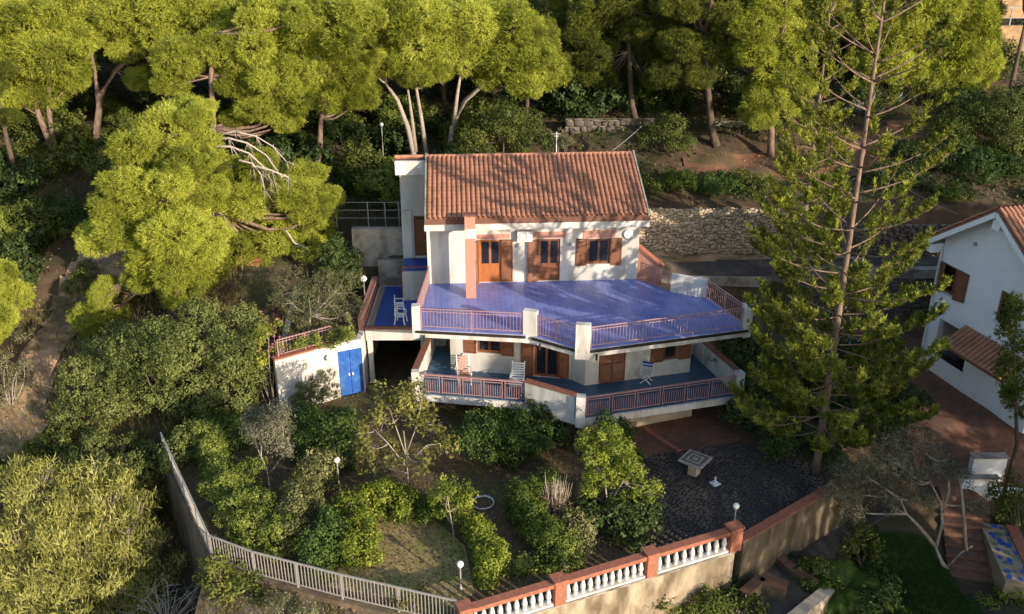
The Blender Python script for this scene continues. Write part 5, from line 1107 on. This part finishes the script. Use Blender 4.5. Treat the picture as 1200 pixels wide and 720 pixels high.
for i,(x,y,L,Y_) in enumerate(CG): bush('undergrowth_bush',CL[i],(x,y),L,'wild' if i%2 else 'dark',92+i,Y=Y_,group='shrubs on the wooded slope behind the villa',dens=.8)
# bougainvillea on the garage railing
b = bush('bougainvillea','straggling bougainvillea with pink flecks over the garage stair corner',(318,440),[(302,400,11),(315,390,10),(295,418,9),(308,425,8),(325,410,7)],'lime',100,Y=37.6,dens=.5)
rg = np.random.default_rng(101); P = np.array([aty(x,y,37.5) for x,y in zip(rg.normal(318,7,70), rg.normal(398,10,70))]); V,F,tt = leaves(P, unit(70,rg), rg, 2, .12,.08,tint=np.full(70,.5))
link(bpy.data.objects.new('flowers', lmesh('flowers',V-np.array(b.location),F,'pink_leaf',tt)), b, kind='stuff')
bush('planter_greenery','mixed trailing plants along the garage roof railing',(375,415),[(350,405,7),(370,402,8),(390,398,9),(408,396,8),(385,408,6)],'hedge',102,z=2.84,stem=False)
# dry reeds
rg = np.random.default_rng(103); b = atz(652,606,0); t = thing('dry_reeds','clump of dry brown reed stalks among the right garden hedges','plant',b); mb = MB()
for k in range(46):
    a = rg.uniform(0,6.28); q = rg.uniform(0,.35); h = rg.uniform(1.2,2.0); s0 = Vector((math.cos(a)*q,math.sin(a)*q,-.03)); e = s0*1.6+Vector((rg.normal(0,.12),rg.normal(0,.12),h)); mb.tube([s0,s0.lerp(e,.5),e],[.014,.011,.005],3)
mb.build('stalks','dead_twig',t)
P = np.stack([rg.normal(0,.3,260),rg.normal(0,.3,260),rg.uniform(.05,1.1,260)],-1); V,F,tt = needles(P,unit(260,rg),rg,2,.28,.035,.5,.4,np.full(260,.5)); link(bpy.data.objects.new('dry_leaves',lmesh('dry_leaves',V,F,'dry_leaf',tt)),t)
# bleached dead branches
rg = np.random.default_rng(104); t = thing('dead_branch','bleached fan of dead branches hanging from the broad pine','branch',aty(246,180,46.2)); o0 = aty(246,180,46.2); mb = MB(); mb.m = Matrix.Translation(-o0)
for q, pts in enumerate([[(246,180),(252,160),(275,154),(300,160),(320,172),(336,190)],[(250,165),(268,162),(290,168),(312,182),(330,208)],[(248,172),(270,172),(292,180),(308,195),(318,212)],[(280,188),(296,192),(306,205),(310,222)],[(300,195),(318,200),(338,208)],[(240,235),(248,245),(262,252)],[(335,270),(345,285),(358,290)],[(118,345),(116,358),(120,362)]]):
    mb = MB(); mb.m = Matrix.Translation(-o0); P = [aty(x,y,46.2-.3*q*(q<5)+rg.normal(0,.1)) for x,y in pts]; n = len(P); mb.tube(P,[.07*(1-.8*k/n) for k in range(n)],5)
    for k in range(1,n):
        for _ in range(5):
            e = P[k]+Vector((rg.normal(.15,.2),rg.normal(0,.25),rg.normal(-.45,.25))); mb.tube([P[k],P[k].lerp(e,.5)+Vector((0,0,.06)),e],[.022,.014,.005],3)
    mb.build('branch','dead_twig',t,True)
rg = np.random.default_rng(105); o0 = atz(195,735,-3.6); t = thing('dead_bush','leafless pale twigs below the eucalyptus near the gully wall','bush',o0); mb = MB()
for k in range(26):
    e = Vector((rg.normal(-.2,.9),rg.normal(0,.6),rg.uniform(.8,2.2))); mm = e*.5+Vector(rg.normal(0,.15,3)); mb.tube([Vector((0,0,-.1)),mm,e],[.03,.02,.006],4)
    for _ in range(4): f = mm.lerp(e,rg.random()); mb.tube([f,f+Vector(rg.normal(0,.3,3))],[.012,.004],3)
mb.build('twigs','dead_twig',t)
# palm
def palm(label, base, h, n, L, seed):
    rg = np.random.default_rng(seed); t = thing('palm', label, 'palm', base); MB().tube([(0,0,-.2),(.05,0,h*.5),(.08,0,h)],[.2,.17,.15],8).build('trunk','bark_dark',t,True)
    for k in range(n):
        a = 2.4*k; el = rg.uniform(.1,1.15); dr = Vector((math.cos(a),math.sin(a),0)); P=[]
        for i in range(12):
            u = i/11; P.append(Vector((.08,0,h)) + dr*(L*u*math.cos(el*.6)) + Vector((0,0,L*(math.sin(el)*u - .75*u*u))))
        A = []; V = []; F = []; ti = []
        for i in range(1,12):
            for s_ in (-1,1):
                for j in (0,.5):
                    p = P[i-1].lerp(P[i],j); d = (P[i]-P[i-1]).normalized(); sd = d.cross(Vector((0,0,1))).normalized()*s_; q = L*.26*(1-.6*abs(i/11-.35)); e = p + (sd*.8+d*.55+Vector((0,0,-.15))).normalized()*q; k0 = len(V)
                    V += [tuple(p-d*.055),tuple(p+d*.055),tuple(e)]; F.append((k0,k0+1,k0+2)); ti += [.3+.5*rg.random()]*3
        k0 = len(V)
        o = bpy.data.objects.new('frond', lmesh('frond',V,F,'palm_leaf',ti)); link(o,t)
palm('low feathery palm in the shaded lower garden', atz(985,706,-2.6), .7, 30, 1.9, 111)
# agaves
for i,(x,y,s_) in enumerate([(985,122,1.0),(1005,130,1.15),(1020,140,1.0),(1050,122,1.2),(1068,116,1.0),(1035,118,.9)]):
    p = aty(x,y+4,62.5 if i<3 else 64); t = thing('agave','pale blue-green agave rosette on the slope among the pine trunks','plant',(p.x,p.y,tz(p.x,p.y)),i*1.1,'agaves on the slope'); t.scale=(s_,)*3
    if i == 0:
        V=[];F=[];ti=[]
        for k in range(24):
            a=k*2.4; el=.25+1.1*k/24; d=np.array((math.cos(a)*math.cos(el),math.sin(a)*math.cos(el),math.sin(el))); sd=np.array((-math.sin(a),math.cos(a),0)); k0=len(V); L=1.15-.25*k/24
            V+= [tuple(-sd*.06),tuple(sd*.06),tuple(d*L*.5+sd*.075),tuple(d*L*.5-sd*.075),tuple(d*L+np.array((0,0,-.05)))]; F+=[(k0,k0+1,k0+2,k0+3),(k0+3,k0+2,k0+4,k0+4)]; ti+=[.3+.02*k]*5
        F=[f if f[2]!=f[3] else (f[0],f[1],f[2],f[2]) for f in F]; me=bpy.data.meshes.new('rosette'); me.from_pydata(V,[],[f if f[2]!=f[3] else f[:3] for f in F]); at=me.attributes.new('tint','FLOAT','POINT'); at.data.foreach_set('value',ti); me.materials.append(M['agave_leaf']); agm=me
    link(bpy.data.objects.new('rosette',agm),t)
# ------------------------------------------------------------------ grass and leaf litter
def blades(name, label, P, L, W, mat, seed, per=3, spread=.5):
    rg = np.random.default_rng(seed); V,F,tt = needles(P, np.tile([0,0,1.],(len(P),1)), rg, per, L, W, spread, .3, np.clip(rg.normal(.5,.2,len(P)),0,1)); o = bpy.data.objects.new(name, lmesh(name,V,F,mat,tt)); link(o,kind='stuff',label=label,category='grass'); return o
rg = np.random.default_rng(120)
def spread_in(poly, n, z=None):
    P = np.array(poly); q = np.stack([rg.uniform(P[:,0].min(),P[:,0].max(),n), rg.uniform(P[:,1].min(),P[:,1].max(),n)],-1); q = q[in_poly(q,poly)]
    zz = np.full(len(q), z) if z is not None else T(q[:,0],q[:,1]); return np.column_stack([q, zz])
lawn = [tuple(atz(x,y,0)[:2]) for x,y in ((400,655),(440,600),(500,600),(545,640),(560,690),(540,710),(450,698),(385,685))]
blades('dry_lawn','dry yellowing lawn grass inside the garden hedges', spread_in(lawn,5000,0.012), .06,.014,'grass_leaf',121)
blades('lawn_grass','green grass of the shaded lower lawn', spread_in([(12.4,25.2),(12.3,29.3),(14.5,31.3),(17.2,31.2),(17.8,27),(17,24.7)],16000)+np.array([0,0,.04]), .12,.02,'green_grass_leaf',122)
q = np.stack([rg.uniform(-40,42,24000), rg.uniform(36,96,24000)],-1); keep = (sd_garden(q[:,0],q[:,1]) < -.3) & ~in_poly(q,ROAD) & ~((q[:,0]>15)&(q[:,1]<50.5)) & ~((q[:,0]>-7.2)&(q[:,0]<9)&(q[:,1]<50.6))
q = q[keep & (np.sin(q[:,0]*.7+1.3*np.sin(q[:,1]*.5))+np.sin(q[:,1]*.9+q[:,0]*.3) > -.5)]
blades('slope_grass','dry grass and litter on the wooded hillside', np.column_stack([q,T(q[:,0],q[:,1])]), .26,.03,'grass_leaf',123,4)
q = np.stack([rg.uniform(-34,-14,16000), rg.uniform(26,52,16000)],-1); q = q[np.sin(q[:,0]*.8)+np.sin(q[:,1]*.7+1) > -.3]; q = q[~in_poly(q,BARE) | (rg.random(len(q))<.3)]
q2 = spread_in([(-10.8,26.9),(-5.85,24.9),(-1.9,23.6),(-1.2,21),(-10.1,21)],5200,-.22); blades('ledge_grass','dry weeds on the gravel ledge below the fence', q2, .14,.02,'grass_leaf',125,3)
blades('bank_grass','rough dry grass on the left bank', np.column_stack([q,T(q[:,0],q[:,1])]), .34,.03,'grass_leaf',124,5)
q = np.stack([rg.uniform(-14,12,15000), rg.uniform(24.5,40,15000)],-1); q = q[(sd_garden(q[:,0],q[:,1])>.3) & ~in_poly(q,PATIO)]
V,F,tt = leaves(np.column_stack([q,np.full(len(q),.02)]), np.tile([0,0,1.],(len(q),1)), rg, 1, .12,.07,.25,.5,np.clip(rg.normal(.4,.25,len(q)),0,1)); o = bpy.data.objects.new('leaf_litter',lmesh('leaf_litter',V,F,'dry_leaf',tt)); link(o,kind='stuff',label='fallen dry leaves scattered over the garden soil',category='leaf litter')
q = np.stack([rg.uniform(-40,44,15000), rg.uniform(51,98,15000)],-1); q = q[(np.sin(q[:,0]*.45+2*np.sin(q[:,1]*.3))+np.sin(q[:,1]*.6-q[:,0]*.2) > -.6) & ~in_poly(q,[(9,54.5),(9,58),(28,62),(28,54)])]
P = np.column_stack([q,T(q[:,0],q[:,1])+rg.uniform(.05,.5,len(q))]); P2,N2,t_ = clumps(P,np.tile([0,0,1.],(len(P),1)),rg,5,.35); V,F,tt = leaves(P2,N2,rg,1,.24,.14,tint=t_); o = bpy.data.objects.new('undergrowth',lmesh('undergrowth',V,F,'dark_leaf',tt)); link(o,kind='stuff',label='low leafy undergrowth covering the wooded hillside',category='undergrowth')
rg = np.random.default_rng(160); V = []; F = []
for k in range(640):
    x, y = (rg.uniform(-28,-15), rg.uniform(30,52)) if k < 420 else ((rg.uniform(-10.5,-2), rg.uniform(21,26)) if k < 560 else (rg.uniform(9,26), rg.uniform(53.5,61)))
    zz = -.22 if 420 <= k < 560 else float(T(np.array([x]),np.array([y]))[0]) + .06
    if 420 <= k < 560 and (y > 25.2 - .35*(x+6) or y > 26.4): continue
    r = .03+.11*rg.random()**2; c = np.array((x,y,zz+r*.2)); v = unit(8, rg)*r*rg.uniform(.7,1.2,(8,1))
    q8 = np.array([(-1,-1,-1),(1,-1,-1),(1,1,-1),(-1,1,-1),(-1,-1,1),(1,-1,1),(1,1,1),(-1,1,1)])*r*.55 + v*.35; k0 = len(V); V += [tuple(c+p*np.array((1,1,.7))) for p in q8]
    F += [tuple(k0+i for i in f) for f in ((3,2,1,0),(4,5,6,7),(0,1,5,4),(1,2,6,5),(2,3,7,6),(3,0,4,7))]
o = bpy.data.objects.new('loose_stones', lmesh('loose_stones', V, F, 'bare_earth')); link(o, kind='stuff', label='loose pale stones scattered over the bare slopes and ledge', category='stones')
q = np.stack([rg.uniform(3.5,13,1100), rg.uniform(27,36,1100)],-1); q = q[in_poly(q,PATIO)]; V,F,tt = leaves(np.column_stack([q,np.full(len(q),.065)]), np.tile([0,0,1.],(len(q),1)), rg, 1, .09,.05,.2,.5,np.clip(rg.normal(.5,.25,len(q)),0,1)); o = bpy.data.objects.new('patio_litter',lmesh('patio_litter',V,F,'dry_leaf',tt)); link(o,kind='stuff',label='dry leaves blown over the cobbled patio',category='leaf litter')
